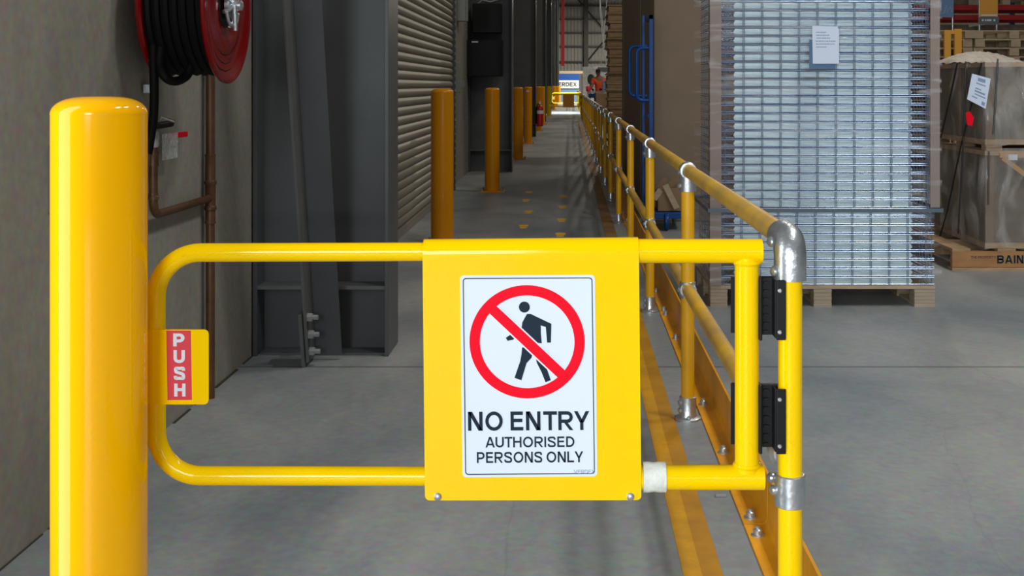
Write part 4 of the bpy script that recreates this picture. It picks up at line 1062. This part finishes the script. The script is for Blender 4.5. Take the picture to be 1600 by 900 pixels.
cap.box((-.11, -.30, 1.685), (.02, -.2, 1.70)); cap.build('cap', HAIR, pe, smooth=True)
for s_, w0 in ((-1, Vector((-.24, -.44, 1.09))), (1, Vector((.03, -.41, 1.11)))):
    mb = MB().tube([w0, w0+Vector((.01, -.05, -.005)), w0+Vector((.015, -.09, -.012))], [.03, .038, .03], 10)
    for f_ in range(4):
        a = w0+Vector((-.025+f_*.019, -.085, -.01)); mb.tube([a, a+Vector((0, -.035, -.012)), a+Vector((0, -.055-.006*(f_ in (1, 2)), -.035))], [.009, .0085, .007], 6)
    a = w0+Vector((.03*s_*-1, -.03, 0)); mb.tube([a, a+Vector((.02*-s_, -.03, -.015)), a+Vector((.018*-s_, -.055, -.025))], [.011, .010, .008], 6)
    mb.build('gloved_hand', HAIR, pe, smooth=True)
# wrapped brick-like goods, dark fan shape, machine head, blue item, cables
YG = 52.0
BR = bpy.data.materials.new('bundled_goods'); BR.use_nodes = True
nn_ = BR.node_tree.nodes; br_ = nn_.new('ShaderNodeTexBrick'); tc = nn_.new('ShaderNodeTexCoord'); mpp = nn_.new('ShaderNodeMapping'); mpp.inputs['Rotation'].default_value = (math.pi/2, 0, 0)
br_.inputs['Scale'].default_value = 5; br_.inputs['Color1'].default_value = (.26, .19, .12, 1); br_.inputs['Color2'].default_value = (.17, .12, .075, 1); br_.inputs['Mortar'].default_value = (.30, .26, .2, 1); br_.inputs['Mortar Size'].default_value = .02
BR.node_tree.links.new(tc.outputs['Object'], mpp.inputs[0]); BR.node_tree.links.new(mpp.outputs[0], br_.inputs[0]); BR.node_tree.links.new(br_.outputs[0], nn_['Principled BSDF'].inputs[0])
wg = thing('wrapped_goods', (ax(911, YG), YG, 0), 'tall film-wrapped pallet load of small bundled goods behind the worker', 'pallet load')
MB().box((0, 0, .12), (ax(947, YG)-ax(911, YG), 1.0, az(104.5, YG))).build('bundles', BR, wg)
MB().box((0, 0, 0), (ax(947, YG)-ax(911, YG), 1.0, .12)).build('pallet_base', WOOD, wg)
MB().box((-.012, -.012, .1), (ax(947, YG)-ax(911, YG)+.012, 1.012, az(104.0, YG))).build('film', film('thin_film', .02, .15, (2, 2, 9)), wg)
fn = thing('pedestal_fan', (ax(922.5, 46), 46, 0), 'dark round pedestal fan beside the worker', 'fan')
MB().lathe([(.19, 0), (.21, .03), (.21, .09), (.15, .14), (.05, .15)], (0, -.08, az(124, 46)), (.5, .86, 0), 32).build('fan_cage', DKG, fn, smooth=True).scale = (.75, 1, 1)
MB().tube([(0, 0, .03), (0, 0, az(126, 46))], .022, 10).lathe([(.2, 0), (.2, .02), (.03, .03)], n=20).build('stand', DKG, fn, smooth=True)
mh = thing('hoist_head', (ax(941, 39.9), 39.9, az(112.5, 39.9)), 'dark lifting head hanging from white cables over the packing bench', 'hoist')
mb = MB().prism([(-.15, .16), (.19, .16), (.19, .0), (-.02, .0), (-.13, .10)], -.1, .3).build('lifting_head', DKG, mh)
zc = az(105, 39.9)-az(112.5, 39.9)
def P_(x, y): return Vector((ax(x, 40), .1, az(y, 40)))-Vector((ax(941, 39.9), 0, az(112.5, 39.9)))
MB().tube(spline([P_(938, 104), P_(941, 86), P_(943, 62), P_(945, 35), P_(950, -30), P_(955, -200)]), .012, 6).build('cable', CABLE, mh, smooth=True)
MB().tube(spline([P_(947.5, 103), P_(946, 92), P_(942.5, 70), P_(939, 30), P_(937, -10), P_(934, -200)]), .015, 6).build('cable', CABLE, mh, smooth=True)
MB().tube(spline([P_(947.8, 104), P_(946, 88), P_(943.8, 66), P_(941, 30), P_(937.5, -15), P_(934.5, -200)]), .012, 6).build('cable', CABLE, mh, smooth=True)
tag(MB().box((ax(942, YB), YB+.3, az(143, YB)), (ax(947.3, YB), YB+.55, az(125, YB))).build('equipment_box', SKYB, bevel=.01), 'light blue packing machine at the right end of the bench', 'machine')
# red column and brown beam, sign board at the end
tag(MB().box((ax(877, 70), 70, az(103, 70)), (ax(882, 70), 70.2, 10)).build('red_duct', mat('red_paint', (.40, .006, .006), .5)), 'vertical red pipe duct high at the end of the walkway', 'duct')
tag(MB().box((ax(874, 88), 88, az(115, 88)), (ax(912, 88), 88.3, az(111, 88))).build('lintel_beam', PINE), 'pale brown beam above the blue hoarding at the end of the walkway', 'beam')
ho = thing('hoarding_sign', (0, 88, 0), 'white and blue company sign hoarding at the far end of the walkway', 'sign')
MB().box((ax(872, 88), 0, az(126, 88)), (ax(905, 88), .1, az(115.2, 88))).build('blue_board', mat('hoarding_blue', (.005, .07, .34), .5), ho)
wb = MB().box((ax(871, 87.9), -.12, az(138, 87.9)), (ax(904.5, 87.9), -.02, az(125.5, 87.9))).build('white_board', mat('hoarding_white', (.8, .86, .9), .5), ho)
text('VERDEX', ax(866.5, 87.8), az(134.8, 87.8), ax(901, 87.8), az(128.7, 87.8), -.14, 'lettering', INK, wb, .01, .17)
MB().box((ax(871, 88), 0, 0), (ax(905, 88), .1, az(139, 88))).build('base_board', SKYB, ho)
